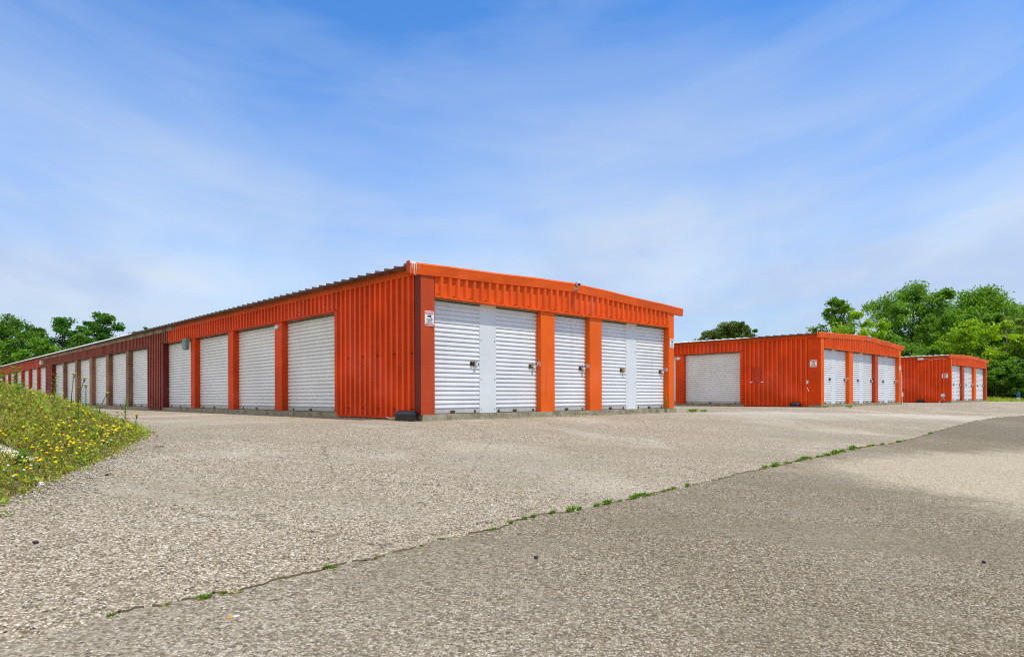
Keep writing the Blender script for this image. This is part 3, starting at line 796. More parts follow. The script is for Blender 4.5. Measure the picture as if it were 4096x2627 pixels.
# black plastic boxes on the ground at the flank corners
def bait(v, u, ang, label):
    x, y = to_xy(v, u); r_ = empty('plastic_box', (x, y, terr(x, y)+.012), RZ+ang)
    def ring(w, d, c): return [(-w+c,-d),(w-c,-d),(w,-d+c),(w,d-c),(w-c,d),(-w+c,d),(-w,d-c),(-w,-d+c)]
    b = MB(); b.loft([[(px_, py_, z) for px_, py_ in ring(w, d, .05)] for w, d, z in ((.165,.115,0),(.18,.125,.02),(.185,.13,.095))]); b.build('tray', M['blackbox'], r_)
    l = MB(); l.loft([[(px_, py_, z) for px_, py_ in ring(w, d, .05)] for w, d, z in ((.195,.14,.096),(.195,.14,.108),(.18,.125,.112),(.165,.11,.155),(.13,.085,.170),(.12,.075,.172))])
    l.box(-.006,.006,-.09,.09,.168,.176); l.build('lid', M['blackbox'], r_)
    return tag(r_, label, 'box', 'black plastic boxes beside the buildings')
bait(-.21, .17, -pi/2+.75, 'black plastic box with a peaked lid at the corner of the nearest building')
bait(V2-.20, .85, -pi/2, 'black plastic box on the ground by the flank corner of the middle building')
bait(V3-.22, 1.45, -pi/2, 'black plastic box on the ground by the flank of the farthest building')
m = MB(); x, y = to_xy(-.17, .62)
m.tube([(x-.14,y+.03,.055),(x-.08,y,.035),(x-.02,y-.02,.03),(x+.03,y-.01,.045),(x+.10,y-.03,.035)], .008, 6, 1)
m.loft([[(x-.11+dx*k, y+.04+dy*k, z) for dx, dy in ((0,0),(.24,-.05),(.26,.0),(.02,.06))] for z, k in ((.011,1),(.03,.95),(.034,.8))], 0)
tag(m.build('litter', [M['yellow_strap'], M['seal']]), 'yellow and white scrap of litter beside the black box at the nearest corner', 'litter')
# marker post on the far lawn
m = MB(); x, y = 40.8, 53.0
m.tube([(x,y,-.05),(x,y,.22)], .13, 10, 1); m.tube([(x,y,.22),(x,y,.55),(x,y,.66)], [.13,.13,.09], 10, 0); m.tube([(x,y,.66),(x,y,.80)], .045, 8, 0)
tag(m.build('marker_post', [M['blue'], M['panel']]), 'short blue and white post standing in the grass before the trees', 'post')

# ------------------------------------------------------------------ leaves and trees
def leaf_quads(C, size, up=.35, aspect=.62, rng=RNG):
    """one folded-flat diamond per centre, random attitude"""
    n = len(C)
    nrm = rng.normal(size=(n,3)); nrm[:,2] = np.abs(nrm[:,2])+up; nrm /= np.linalg.norm(nrm, axis=1)[:,None]
    t = rng.normal(size=(n,3)); t -= (t*nrm).sum(1)[:,None]*nrm; t /= np.linalg.norm(t, axis=1)[:,None]
    b = np.cross(nrm, t); s = (size*rng.uniform(.6,1.35,n))[:,None]
    V = np.stack([C-t*s*.5, C+b*s*.5*aspect, C+t*s*.5, C-b*s*.5*aspect], 1).reshape(-1,3)
    return V, np.arange(4*n).reshape(-1,4)

def limb(mb, a, b, r0, r1, seg=6, bend=.12, n=5):
    a, b = Vector(a), Vector(b); d = (b-a); L_ = d.length
    off = Vector((random.uniform(-1,1), random.uniform(-1,1), random.uniform(-.2,.6)))*L_*bend
    pts = [a+d*(i/n)+off*sin(pi*i/n) for i in range(n+1)]
    mb.tube(pts, [r0+(r1-r0)*i/n for i in range(n+1)], seg, caps=False); return pts

def tree(name, x, y, H, R, mat, label, cat='tree', base=.28, lobes=11, clusters=7, leaves=26, lsize=.26, squash=1.0, shape='round', trunk_r=None, bark_m='bark', group='trees beyond the buildings', seed=1):
    rng = np.random.default_rng(seed); random.seed(seed)
    z0 = terr(x, y)-.06
    root = empty(name, (x, y, z0)); tag(root, label, cat, group)
    tr = trunk_r or H*.018
    tk = MB(); top = (rng.normal()*R*.1, rng.normal()*R*.1, H*.82)
    pts = limb(tk, (0,0,-.1), top, tr, tr*.25, 8, .03, 8)
    Cs = []; Ts = []
    lobes = int(lobes*1.35)
    for i in range(lobes):
        f_ = i/max(1, lobes-1)
        zc = H*(base+(.96-base)*(f_**.9))
        if shape == 'round': prof = sqrt(max(.02, 1-((f_-.42)/.64)**2))
        elif shape == 'cone': prof = 1.05-f_*.85
        elif shape == 'vase': prof = .35+.75*sin(min(1, f_*1.1)*pi*.62)
        else: prof = 1
        ang = i*2.4+rng.uniform(-.5,.5); q_ = rng.random(); rad = R*prof*(.28+.80*q_) if f_ < .93 else R*.2*q_
        lc = np.array([cos(ang)*rad, sin(ang)*rad, min(zc, H*.93)+rng.normal()*H*.02])
        lr = R*rng.uniform(.24,.42)*(1.15-.4*q_)*(.75 if f_ > .8 else 1)
        st = pts[min(len(pts)-1, max(1, int(len(pts)*(zc/H)*.72)))]
        lp = limb(tk, st, lc, tr*.42*(1-.5*f_), tr*.07, 5, .12, 4)
        for c in range(clusters):
            d = rng.normal(size=3); d /= np.linalg.norm(d); d[2] = d[2]*.85+.12
            cc = lc+d*lr*rng.uniform(.45,1.05)*np.array([1,1,.8*squash])
            if c % 2 == 0: limb(tk, lp[-2], cc, tr*.08, tr*.025, 3, .1, 2)
            cr = lr*rng.uniform(.30,.60); n = int(leaves*2.1*rng.uniform(.6,1.4))
            P = np.clip(rng.normal(size=(n,3)), -1.7, 1.7)*cr*np.array([.62,.62,.42]); Cs.append(cc+P)
            Ts.append(np.clip(rng.uniform(.1,.85)+rng.normal(size=n)*.2, 0, 1))
    C = np.concatenate(Cs); T = np.concatenate(Ts)
    keep = C[:,2] > .05; C = C[keep]; T = T[keep]
    tk.build('trunk', M[bark_m], root, fix=False)
    V, F = leaf_quads(C, lsize*.98, rng=rng)
    np_mesh('crown', V, F, LEAF[mat], root, np.repeat(T, 4))
    return root

def px(X, d): return (X-2048)/2631*d     # metres across at distance d for a bearing taken off the plan
# right-hand wood
tree('broadleaf_tree', px(3342,80), 80, 12.0, 3.0, 'mid', 'slim lone tree rising behind the middle building left of the wood', base=.42, lobes=16, leaves=30, lsize=.27, shape='cone', seed=3)
tree('broadleaf_tree', px(3455,64), 64, 8.0, 3.0, 'bright', 'fan shaped light green tree just right of the slim lone tree', base=.3, lobes=10, leaves=30, lsize=.27, shape='vase', seed=4)
tree('broadleaf_tree', px(3652,78), 78, 13.0, 5.4, 'mid', 'tall open crowned tree, the highest left part of the wood', base=.16, lobes=32, clusters=11, leaves=34, lsize=.29, seed=5)
tree('broadleaf_tree', px(3930,98), 98, 15.2, 7.6, 'mid', 'broad domed tree at the back of the wood behind the farthest building', base=.1, lobes=44, clusters=11, leaves=34, lsize=.36, seed=6)
tree('broadleaf_tree', px(4095,104), 104, 14.0, 5.6, 'blue', 'darker domed tree at the right edge of the wood', base=.1, lobes=32, clusters=10, leaves=32, lsize=.36, seed=16)
tree('broadleaf_tree', px(3800,72), 72, 9.6, 3.4, 'mid', 'leaning mid green tree between the open crowned tree and the domed tree', base=.08, lobes=26, clusters=8, leaves=32, lsize=.28, seed=7)
tree('broadleaf_tree', px(3880,62), 62, 7.0, 3.1, 'bright', 'yellow green tree standing directly behind the farthest building', base=.12, lobes=18, clusters=8, leaves=32, lsize=.25, seed=8)
tree('broadleaf_tree', px(4092,60), 60, 7.3, 2.5, 'bright', 'bright yellow green tree cut by the right edge of the picture', base=.45, lobes=12, clusters=8, leaves=32, lsize=.25, squash=.6, seed=9)
tree('broadleaf_tree', px(3990,72), 72, 9.0, 3.0, 'mid', 'rounded tree behind the bare branches at the right', base=.06, lobes=28, clusters=8, leaves=30, lsize=.28, seed=10)
tree('broadleaf_tree', px(3560,66), 66, 6.4, 2.8, 'mid', 'low dark green tree in front of the tall open crowned tree', base=.08, lobes=15, clusters=8, leaves=30, lsize=.26, seed=21)
for i, (X, d, h, r_, m_, lb) in enumerate([(3940,60,4.0,2.3,'dark','dark rounded shrub against the right end of the farthest building'),(3985,57,2.9,1.7,'dark','low dark shrub beside the lawn, left of the bare tree'),(4040,58,3.6,1.9,'mid','mid green shrub under the bare tree'),(4090,57,3.3,2.0,'dark','dark shrub behind the blue and white post'),(3895,64,5.0,2.6,'dark','tall dark shrub showing over the roof of the farthest building'),(4130,60,5.4,2.4,'blue','deep green shrub at the right picture edge'),(3730,62,4.6,2.3,'mid','leafy shrub over the left part of the roof of the farthest building'),(3660,64,4.8,2.4,'dark','dark leafy shrub in the gap between the middle and farthest buildings')]):
    tree('shrub', px(X,d), d, h, r_, m_, lb, 'shrub', base=.06, lobes=13, clusters=8, leaves=32, lsize=.22, group='shrubs along the wood edge', seed=30+i)
# bare tree with pale branches
def bare(x, y, H, label, seed):
    random.seed(seed); root = empty('bare_tree', (x, y, terr(x,y)-.05)); tag(root, label, 'tree')
    t = MB(); pts = limb(t, (0,0,0), (.2,0,H), .08, .015, 7, .04, 8); b = MB()
    for i in range(16):
        s_ = pts[2+i % 6]; a = random.uniform(0, 2*pi); l_ = random.uniform(.8, 2.2)*(H/7)
        q = limb(b, s_, s_+Vector((cos(a)*l_, sin(a)*l_, random.uniform(.2,1.5))), .024, .008, 4, .15, 4)
        for k in range(3):
            e = q[1+k]; a2 = a+random.uniform(-1,1); limb(b, e, e+Vector((cos(a2)*.7, sin(a2)*.7, random.uniform(-.1,.8))), .011, .005, 3, .1, 3)
    t.build('trunk', M['palebark'], root, fix=False); b.build('branches', M['palebark'], root, fix=False)
bare(px(4022,59.5), 59.5, 7.2, 'leafless tree with pale twiggy branches in the wood at the right', 5)
random.seed(8); m = MB(); limb(m, (px(4048,54.5),57.3,1.75), (px(4080,54.5),57.5,2.15), .018, .03, 5, .2, 5); limb(m, (px(4080,54.5),57.5,2.15), (px(4083,54.5),58.4,1.0), .03, .04, 5, .05, 3); limb(m, (px(4083,54.5),58.4,1.0), (px(4083,54.5),58.6,-.05), .04, .05, 5, .05, 3)
tag(m.build('dead_branch', M['palebark'], fix=False), 'pale hooked dead branch sticking out of the dark shrubs at the right', 'branch')
# trees over the middle building's roof
tree('pine_tree', px(2925,84), 84, 9.7, 2.7, 'pine', 'dark pine showing above the roof between the nearest and middle buildings', base=.55, lobes=30, clusters=9, leaves=50, lsize=.22, squash=.8, shape='round', seed=12)
tree('broadleaf_tree', px(2838,86), 86, 8.7, 2.9, 'pine', 'low spreading tree left of the dark pine', base=.35, lobes=14, clusters=8, leaves=40, lsize=.24, squash=.6, seed=13)
tree('broadleaf_tree', px(2998,84), 84, 9.2, 1.5, 'mid', 'thin light crowned tree right of the dark pine', base=.4, lobes=8, clusters=6, leaves=18, lsize=.26, seed=14)
# trees behind the far end of the nearest building
GL = 'trees behind the long flank of the nearest building'
tree('broadleaf_tree', px(40,88), 88, 11.0, 5.4, 'dark', 'dense rounded tree at the left picture edge beyond the long flank', base=.1, lobes=26, clusters=9, leaves=36, lsize=.32, group=GL, seed=40)
tree('broadleaf_tree', px(-120,90), 90, 10.6, 5.2, 'dark', 'dense tree mostly cut off by the left picture edge', base=.1, lobes=20, clusters=9, leaves=32, lsize=.32, group=GL, seed=41)
tree('broadleaf_tree', px(255,92), 92, 11.8, 3.6, 'blue', 'clumpy dark tree left of the twin crown above the long roof', base=.15, lobes=20, clusters=6, leaves=46, lsize=.36, group=GL, seed=42)
tree('broadleaf_tree', px(415,94), 94, 12.5, 3.9, 'blue', 'clumpy tree with separate leaf tufts, tallest above the long roof', base=.2, lobes=22, clusters=6, leaves=46, lsize=.36, group=GL, seed=43)
tree('broadleaf_tree', px(180,80), 80, 7.8, 3.0, 'mid', 'lower light green tree in front of the clumpy trees at left', base=.05, lobes=14, clusters=8, leaves=34, lsize=.28, group=GL, seed=44)
tree('broadleaf_tree', px(330,86), 86, 8.6, 2.8, 'dark', 'dark low tree between the two clumpy trees', base=.05, lobes=14, clusters=8, leaves=34, lsize=.30, group=GL, seed=45)
tree('broadleaf_tree', px(612,100), 100, 11.5, 1.5, 'blue', 'small tree top just peeping over the roof of the long flank', base=.6, lobes=5, clusters=5, leaves=20, lsize=.32, group=GL, seed=46)
tree('broadleaf_tree', px(100,84), 84, 6.2, 3.4, 'dark', 'low dark tree under the dense rounded tree at left', base=.05, lobes=14, clusters=8, leaves=34, lsize=.28, group=GL, seed=47)

# ------------------------------------------------------------------ weeds on the bank
rng = np.random.default_rng(5)
def rand_bank(n, near=True):
    out = []
    while len(out) < n:
        if random.random() < .74: x, y = rng.uniform(-6.6,-3.0), rng.uniform(3.2,9.6)
        else: x, y = rng.uniform(-12,-3.0), rng.uniform(2.5,15)
        e = sd(x, y)
        if e > -.01-abs(rng.normal())*.05 and (x+4.06)**2/.05+(y-5.28)**2/.022 > 1: out.append((x, y, e))
    return out
random.seed(3)
Vs, Fs, Ts = [], [], []; nv = 0
PTS = rand_bank(19500)
for (x, y, e) in PTS:
    zb = bank(x, y); patch = .5+.25*sin(x*2.3+y*1.7)+.25*sin(x*5.1-y*3.7)
    hh = ((.045 if e > 0 else .025)+.07*min(1, max(0, e)*1.3))*rng.uniform(.4,1.25)
    base = np.array([x, y, zb-.01]); tint = np.clip(rng.normal(.36,.16)+(.35 if rng.random() < .16+.16*patch else 0)+(.22 if rng.random() < .12 else 0), 0, 1)
    n = rng.integers(3, 6)
    for k in range(n):
        a = rng.uniform(0, 2*pi); lean = rng.uniform(.1,.9)
        tip = base+np.array([cos(a)*hh*lean, sin(a)*hh*lean, hh*rng.uniform(.55,1.1)])
        w = rng.uniform(.004,.009)*(1.0 if e > .1 else .8); sx = np.array([-sin(a)*w, cos(a)*w, 0])
        mid = base*.5+tip*.5+np.array([0,0,hh*.12])
        Vs += [base, mid-sx, tip, mid+sx]; Fs.append((nv, nv+1, nv+2, nv+3)); nv += 4; Ts += [tint]*4
    if rng.random() < .8:
        if rng.random() < .10:
            q = int(rng.integers(6, 14)); C = base+np.array([0,0,hh])*rng.uniform(.5,1.1,size=(q,1))+rng.normal(size=(q,3))*.03
            V, F = leaf_quads(C, .040, .3, .5, rng); Vs += list(V); Fs += [tuple(f+nv) for f in F]; nv += len(V); Ts += list(np.repeat(np.clip(rng.normal(.61,.04,q), 0, 1), 4))
        C = base+np.array([0,0,hh])*rng.uniform(.4,1.1,size=(4,1))+rng.normal(size=(4,3))*.025
        V, F = leaf_quads(C, .021, .2, .7, rng); Vs += list(V); Fs += [tuple(f+nv) for f in F]; nv += len(V); Ts += list(np.repeat(np.clip(tint+rng.normal(size=4)*.12, 0, 1), 4))
tag(np_mesh('weeds', np.array(Vs), np.array(Fs), LEAF['weed'], None, np.array(Ts)), 'tangled olive and straw coloured weeds covering the bank', 'weeds', kind='stuff')
# grass fringe of the far lawn
n = 9000; vv = rng.uniform(47.6,75,n); uu = rng.uniform(-6,16,n); ok = uu > .15-.25*(vv-47.4); vv, uu = vv[ok], uu[ok]; n = len(vv)
X = P0[0]+vv*VD[0]+uu*UD[0]; Y = P0[1]+vv*VD[1]+uu*UD[1]
Z = np.array([terr(a, b)-.06 for a, b in zip(X, Y)]); C = np.stack([X, Y, Z+.06], 1)
V, F = leaf_quads(C, .17, -.3, .35, rng)
tag(np_mesh('grass', V, F, LEAF['grass'], None, np.repeat(rng.uniform(0,1,n), 4)), 'short green grass of the far lawn', 'grass', kind='stuff')

# yellow flowers
FLOW = [(-4.13,5.33),(-4.14,5.36),(-4.09,5.33),(-5.09,6.73),(-4.7,6.17),(-4.64,6.46),(-5.25,7.4),(-4.79,7.08),(-5.55,8.35),(-4.91,7.34),(-4.96,7.52),(-4.8,7.28),(-4.82,7.37),(-4.71,7.15),(-4.7,7.19),(-4.58,7.11),(-4.53,7.02),(-4.45,6.96),(-4.42,6.96),(-4.4,6.71),(-4.32,6.49),(-4.29,6.53),(-4.36,6.38),(-4.3,6.28),(-4.27,6.27),(-4.36,6.25),(-4.38,6.19),(-4.21,6.1),(-4.2,6.08),(-4.25,5.69),(-4.24,5.71),(-4.19,5.76),(-4.2,5.85),(-4.16,6.19),(-4.12,5.95),(-4.08,5.73),(-4.03,6.12),(-4.05,6.19),(-4.1,6.32),(-3.98,6.12),(-4.06,5.88),(-4.02,5.8),(-4.01,5.9),(-4.0,5.92),(-3.97,5.87),(-3.93,5.87),(-3.94,5.95),(-3.91,5.92),(-3.89,5.92),(-3.89,5.81),(-3.93,5.57),(-3.88,5.49),(-3.91,5.66),(-3.98,5.39),(-3.87,5.74),(-3.84,5.76),(-3.83,5.64),(-3.82,5.63),(-3.85,5.23),(-3.77,5.33),(-3.78,5.41),(-3.79,5.48),(-3.91,5.02),(-3.81,5.94),(-3.8,5.94),(-3.77,5.69),(-3.77,5.8),(-3.73,5.44),(-3.69,5.11),(-3.65,4.89),(-3.67,5.17),(-3.65,5.11),(-3.64,5.02),(-3.65,5.22),(-3.67,5.52),(-3.75,5.41),(-3.59,4.87),(-3.57,5.08),(-3.52,4.83),(-3.5,4.6),(-4.23,6.67),(-4.21,6.67),(-4.19,6.63),(-4.18,6.71),(-4.2,6.9),(-4.18,6.88),(-4.19,6.94),(-4.22,6.85),(-4.29,7.23),(-4.3,7.3),(-4.19,7.0),(-4.1,6.67),(-4.26,7.28),(-4.19,7.06),(-4.23,7.3),(-4.23,7.34),(-4.2,7.23),(-4.2,7.28),(-4.09,6.71),(-4.1,6.77),(-4.1,6.83),(-4.15,6.98),(-4.03,6.59),(-4.0,6.44),(-3.97,6.32),(-4.05,6.69),(-3.97,6.48),(-3.84,6.17),(-3.79,5.66),(-5.0,6.71),(-3.89,6.08),(-5.18,7.11),(-3.85,5.94),(-4.38,7.26),(-4.34,6.83),(-3.81,5.35)]
def flower_mesh(seed, petal, r=.017):
    random.seed(seed); m = MB(); lean = (random.uniform(-.02,.02), random.uniform(-.02,.02)); h = .13
    h = .115; m.tube([(0,0,-.02),(lean[0]*.4,lean[1]*.4,h*.5),(lean[0],lean[1],h)], .0017, 4, 1)
    c = Vector((lean[0], lean[1], h)); k = 9
    for i in range(k):
        a = 2*pi*i/k+random.uniform(-.2,.2); a2 = .32; rr = r*random.uniform(.85,1.15)
        m.quad(c+Vector((0,0,.004)), c+Vector((cos(a-a2)*rr*.75, sin(a-a2)*rr*.75, .003)), c+Vector((cos(a)*rr, sin(a)*rr, -.002)), c+Vector((cos(a+a2)*rr*.75, sin(a+a2)*rr*.75, .003)), 0)
    ring = [(cos(2*pi*j/8), sin(2*pi*j/8)) for j in range(8)]
    m.loft([[c+Vector((x*r*q, y*r*q, z)) for x, y in ring] for q, z in ((.7,-.001),(.62,.005),(.3,.009),(.05,.010))], 0)
    return m.build('yellow_flower' if petal == 'petal' else 'white_flower', [M[petal], M['stem']], fix=False)
protos = [flower_mesh(i, 'petal', .015+.002*i) for i in range(4)]
for i, (x, y) in enumerate(FLOW):
    o = protos[i] if i < 4 else link(protos[i % 4].copy())
    o.location = (x, y, bank(x, y)); o.rotation_euler = (random.uniform(-.15,.15), random.uniform(-.15,.15), random.uniform(0,6)); s_ = random.uniform(.65,1.1); o.scale = (s_, s_, random.uniform(.85,1.15))
    tag(o, 'small yellow flower on a thin stem among the weeds of the bank', 'flower', 'yellow flowers scattered over the weedy bank')
pw = [flower_mesh(20+i, 'petalw', .012) for i in range(2)]
for i, (x, y) in enumerate([(-3.66,4.97),(-3.6,4.86),(-3.7,4.8),(-3.64,4.72),(-3.55,4.65),(-3.9,6.35),(-3.95,6.45),(-3.86,6.2),(-3.72,4.62)]):
    o = pw[i] if i < 2 else link(pw[i % 2].copy()); o.location = (x, y, bank(x, y)-.04)
    tag(o, 'small white clover head low in the weeds of the bank', 'flower', 'white clover heads low on the bank')

# tall single weeds
def stalk(name, x, y, z, H, mat, label, leaves=26, lsize=.06, flower=None, lean=(0,0), low=0.0, seed=1, red=False):
    rng_ = np.random.default_rng(seed); root = empty(name, (x, y, z-.02)); tag(root, label, 'weed', 'tall weeds on and beside the bank')
    m = MB(); top = (lean[0], lean[1], H); m.tube([(0,0,0),(lean[0]*.3,lean[1]*.3,H*.5),top], [.006,.005,.003], 5); m.build('stem', M['stem'], root)
    V, F, T = [], [], []; n = 0
    for i in range(leaves):
        f_ = low+(1-low)*(i+.5)/leaves; a = i*2.4+rng_.uniform(-.4,.4); L_ = lsize*rng_.uniform(.7,1.25)*(1.1-.4*f_)
        b = np.array([lean[0]*f_**1.6, lean[1]*f_**1.6, H*f_]); d = np.array([cos(a), sin(a), rng_.uniform(.2,.9)]); d /= np.linalg.norm(d)
        s_ = np.array([-sin(a), cos(a), 0])*L_*.15
        V += [b, b+d*L_*.5-s_, b+d*L_-np.array([0,0,L_*.15]), b+d*L_*.5+s_]; F.append((n,n+1,n+2,n+3)); n += 4; T += [rng_.uniform(.2,.9)]*4
    F = np.array(F)
    mats = [LEAF[mat], M['redleaf']]; mi = np.array([1 if red and (low+(1-low)*(i+.5)/leaves) < .38 else 0 for i in range(leaves)])
    np_mesh('leaves', np.array(V), F, mats, root, np.array(T), mi)
    if flower:
        q = MB()
        for i in range(9):
            a = i*2.4; r_ = .022*sqrt(i/9); c = Vector((top[0]+cos(a)*r_, top[1]+sin(a)*r_, H+.004*(i % 3)))
            q.tube([Vector(top)-Vector((0,0,.05)), c], .0015, 3, 1); q.loft([[c+Vector((cos(2*pi*j/6)*k, sin(2*pi*j/6)*k, z_)) for j in range(6)] for k, z_ in ((.003,-.002),(.007,.002),(.004,.005))], 0)
        q.build('flower_head', [M[flower], M['stem']], root, fix=False)
    return root
def tw(x, y): return bank(x, y)
stalk('tall_weed', -5.30, 6.78, tw(-5.3,6.78), .62, 'green', 'tallest leafy weed at the left picture edge, rising above the roof line', 56, .11, None, (.04,.02), 0, 51)
stalk('tall_weed', -5.18, 6.9, tw(-5.18,6.9), .40, 'green', 'bushy bright green weed beside the tallest weed at the left edge', 40, .12, None, (-.05,.02), 0, 52)
stalk('tall_weed', -5.12, 7.35, tw(-5.12,7.35), .42, 'green', 'leafy weed with a drooping top in front of the farthest doors', 22, .08, None, (.03,0), 0, 53)
stalk('tall_weed', -5.0, 7.45, tw(-5.0,7.45), .47, 'weed', 'thin weed with twin yellowish flower heads before the dark red wall', 12, .05, 'petal', (.04,.0), 0, 54)
stalk('tall_weed', -4.96, 7.48, tw(-4.96,7.48), .44, 'weed', 'thin leaning weed with a yellow head right of the twin headed weed', 10, .05, 'petal', (.10,.0), 0, 55)
stalk('tall_weed', -5.02, 7.75, tw(-5.02,7.75), .40, 'green', 'upright narrow weed topped with small white flowers', 40, .05, 'petalw', (.0,.0), 0, 56)
stalk('tall_weed', -4.86, 7.7, tw(-4.86,7.7), .34, 'weed', 'wispy weed leaning right with a pale yellow top', 10, .05, 'petal', (.12,.0), 0, 57)
stalk('tall_weed', -4.52, 6.86, tw(-4.52,6.86), .25, 'green', 'dense bright green upright weed near the crest of the bank', 50, .06, None, (0,0), 0, 58)
stalk('tall_weed', -4.72, 8.02, tw(-4.72,8.02)-.02, .40, 'green', 'young weed with red lower leaves standing free against the gravel', 46, .075, None, (.015,0), .1, 59, True)
stalk('tall_weed', -4.5, 7.85, tw(-4.5,7.85), .22, 'weed', 'sparse thin weed with a yellow top beside the red leaved weed', 6, .03, 'petal', (.02,0), 0, 60)
stalk('tall_weed', -3.84, 5.14, tw(-3.84,5.14), .13, 'green', 'low broad leaved green weed near the gravel edge of the bank', 34, .10, None, (0,0), 0, 61)
stalk('tall_weed', -4.03, 6.35, tw(-4.03,6.35), .14, 'green', 'small bright green weed at the right part of the bank', 26, .06, None, (0,0), 0, 62)
stalk('tall_weed', -4.95, 6.3, tw(-4.95,6.3), .20, 'green', 'light green tuft in the middle of the bank slope at left', 30, .07, None, (0,0), 0, 63)
x, y = to_xy(7.74, -.06); stalk('tall_weed', x, y, .0, .42, 'green', 'green weed growing against the foot of the last post of the nearest building', 34, .08, None, (.03,.03), .1, 64)

# green tufts in the joint between yard and road
def tuft_mesh(seed, n, hmax, spread, mat='green'):
    rng_ = np.random.default_rng(seed); V, F, T = [], [], []; k = 0
    for i in range(n):
        a = rng_.uniform(0, 2*pi); r0 = abs(rng_.normal())*spread*.4; h = hmax*rng_.uniform(.4,1); L_ = spread*rng_.uniform(.4,1)
        b = np.array([cos(a)*r0, sin(a)*r0*.6, -.005]); t_ = b+np.array([cos(a)*L_, sin(a)*L_*.7, h]); w = rng_.uniform(.004,.009); s_ = np.array([-sin(a)*w, cos(a)*w, 0]); m_ = b*.45+t_*.55+np.array([0,0,h*.2])
        V += [b, m_-s_, t_, m_+s_]; F.append((k,k+1,k+2,k+3)); k += 4; T += [np.clip(rng_.normal(.5,.25), 0, 1)]*4
    return np_mesh('weed_tuft', np.array(V), np.array(F), LEAF[mat], None, np.array(T)*(1 if mat == 'green' else .6))
tufts = [tuft_mesh(70+i, 30+12*i, .04+.012*i, .04+.008*i) for i in range(5)]
TPOS = [(-1.9,2.52),(-1.67,2.76),(-1.52,2.91),(-1.36,3.07),(-.97,3.5),(-.62,3.93),(-.55,4.0),(-.42,4.16),(-.15,4.46),(-.02,4.65),(.10,4.80),(.16,4.87),(.32,5.03),(.44,5.14),(.52,5.2),(.68,5.36),(.80,5.47),(.93,5.6),(1.05,5.74),(1.12,5.83),(1.18,5.9),(1.26,5.98),(1.40,6.13),(1.50,6.24),(1.56,6.31),(1.72,6.48),(3.08,7.98),(3.25,8.17),(3.55,8.5),(4.0,8.99),(4.12,9.11),(4.3,9.3),(4.78,9.78),(4.92,9.93),(5.1,10.14),(5.4,10.46),(5.6,10.7),(5.8,10.92),(6.2,11.28),(6.5,11.56)]
random.seed(9)
for k in range(105):
    q = random.random(); v_ = JVU[2][0]+(11.5-JVU[2][0])*q**.9; u_ = joint_u(v_)+random.uniform(-.03,.01)
    if sin(v_*2.1)+sin(v_*.9+1) > -.5 or v_ > 2: TPOS.append(to_xy(v_, u_))
dull = [tuft_mesh(90+i, 26, .035, .05, 'weed') for i in range(2)]
for i, (x, y) in enumerate(TPOS):
    o = tufts[i] if i < 5 else (dull[i-40] if 40 <= i < 42 else link((dull[i % 2] if i > 41 and i % 3 else tufts[random.randrange(5)]).copy()))
    s_ = random.uniform(.35,.75)*(1.4 if 25 < i < 40 else (.8 if i < 5 else 1.0))
    o.location = (x+random.uniform(-.02,.02), y, terr(x, y)-.006); s_ *= .55 if y < 4.2 else (.75 if y < 5 else 1)
    st_ = random.uniform(1.3,2.6) if i >= 40 else random.uniform(1.0,1.6); o.rotation_euler = (0,0,RZ+random.uniform(-.2,.2)+random.choice((0,pi))); o.scale = (s_*1.1*st_, s_*1.0, s_*(.8 if i >= 40 else 1))
    tag(o, 'small green weed tuft growing in the joint between gravel yard and asphalt', 'weed', 'weed tufts along the pavement joint')
for nm, (v_, u_), sc, lb in (('weed_tuft',(8.55,-.35),1.9,'sprawling yellow green weed on the gravel right of the nearest building'),('weed_tuft',(8.85,-.5),1.5,'flat dark weed beside the sprawling one on the gravel'),('weed_tuft',(V2-.25,-.25),1.5,'small weed in front of the black box of the middle building'),('weed_tuft',(V2+.75,-.75),1.9,'flat weed on the gravel at the front corner of the middle building')):
    o = link(tufts[3].copy()); x, y = to_xy(v_, u_); o.location = (x, y, terr(x, y)+.012); o.scale = (sc*1.3, sc*1.3, sc*.7); o.rotation_euler = (0,0,random.uniform(0,6)); tag(o, lb, 'weed')

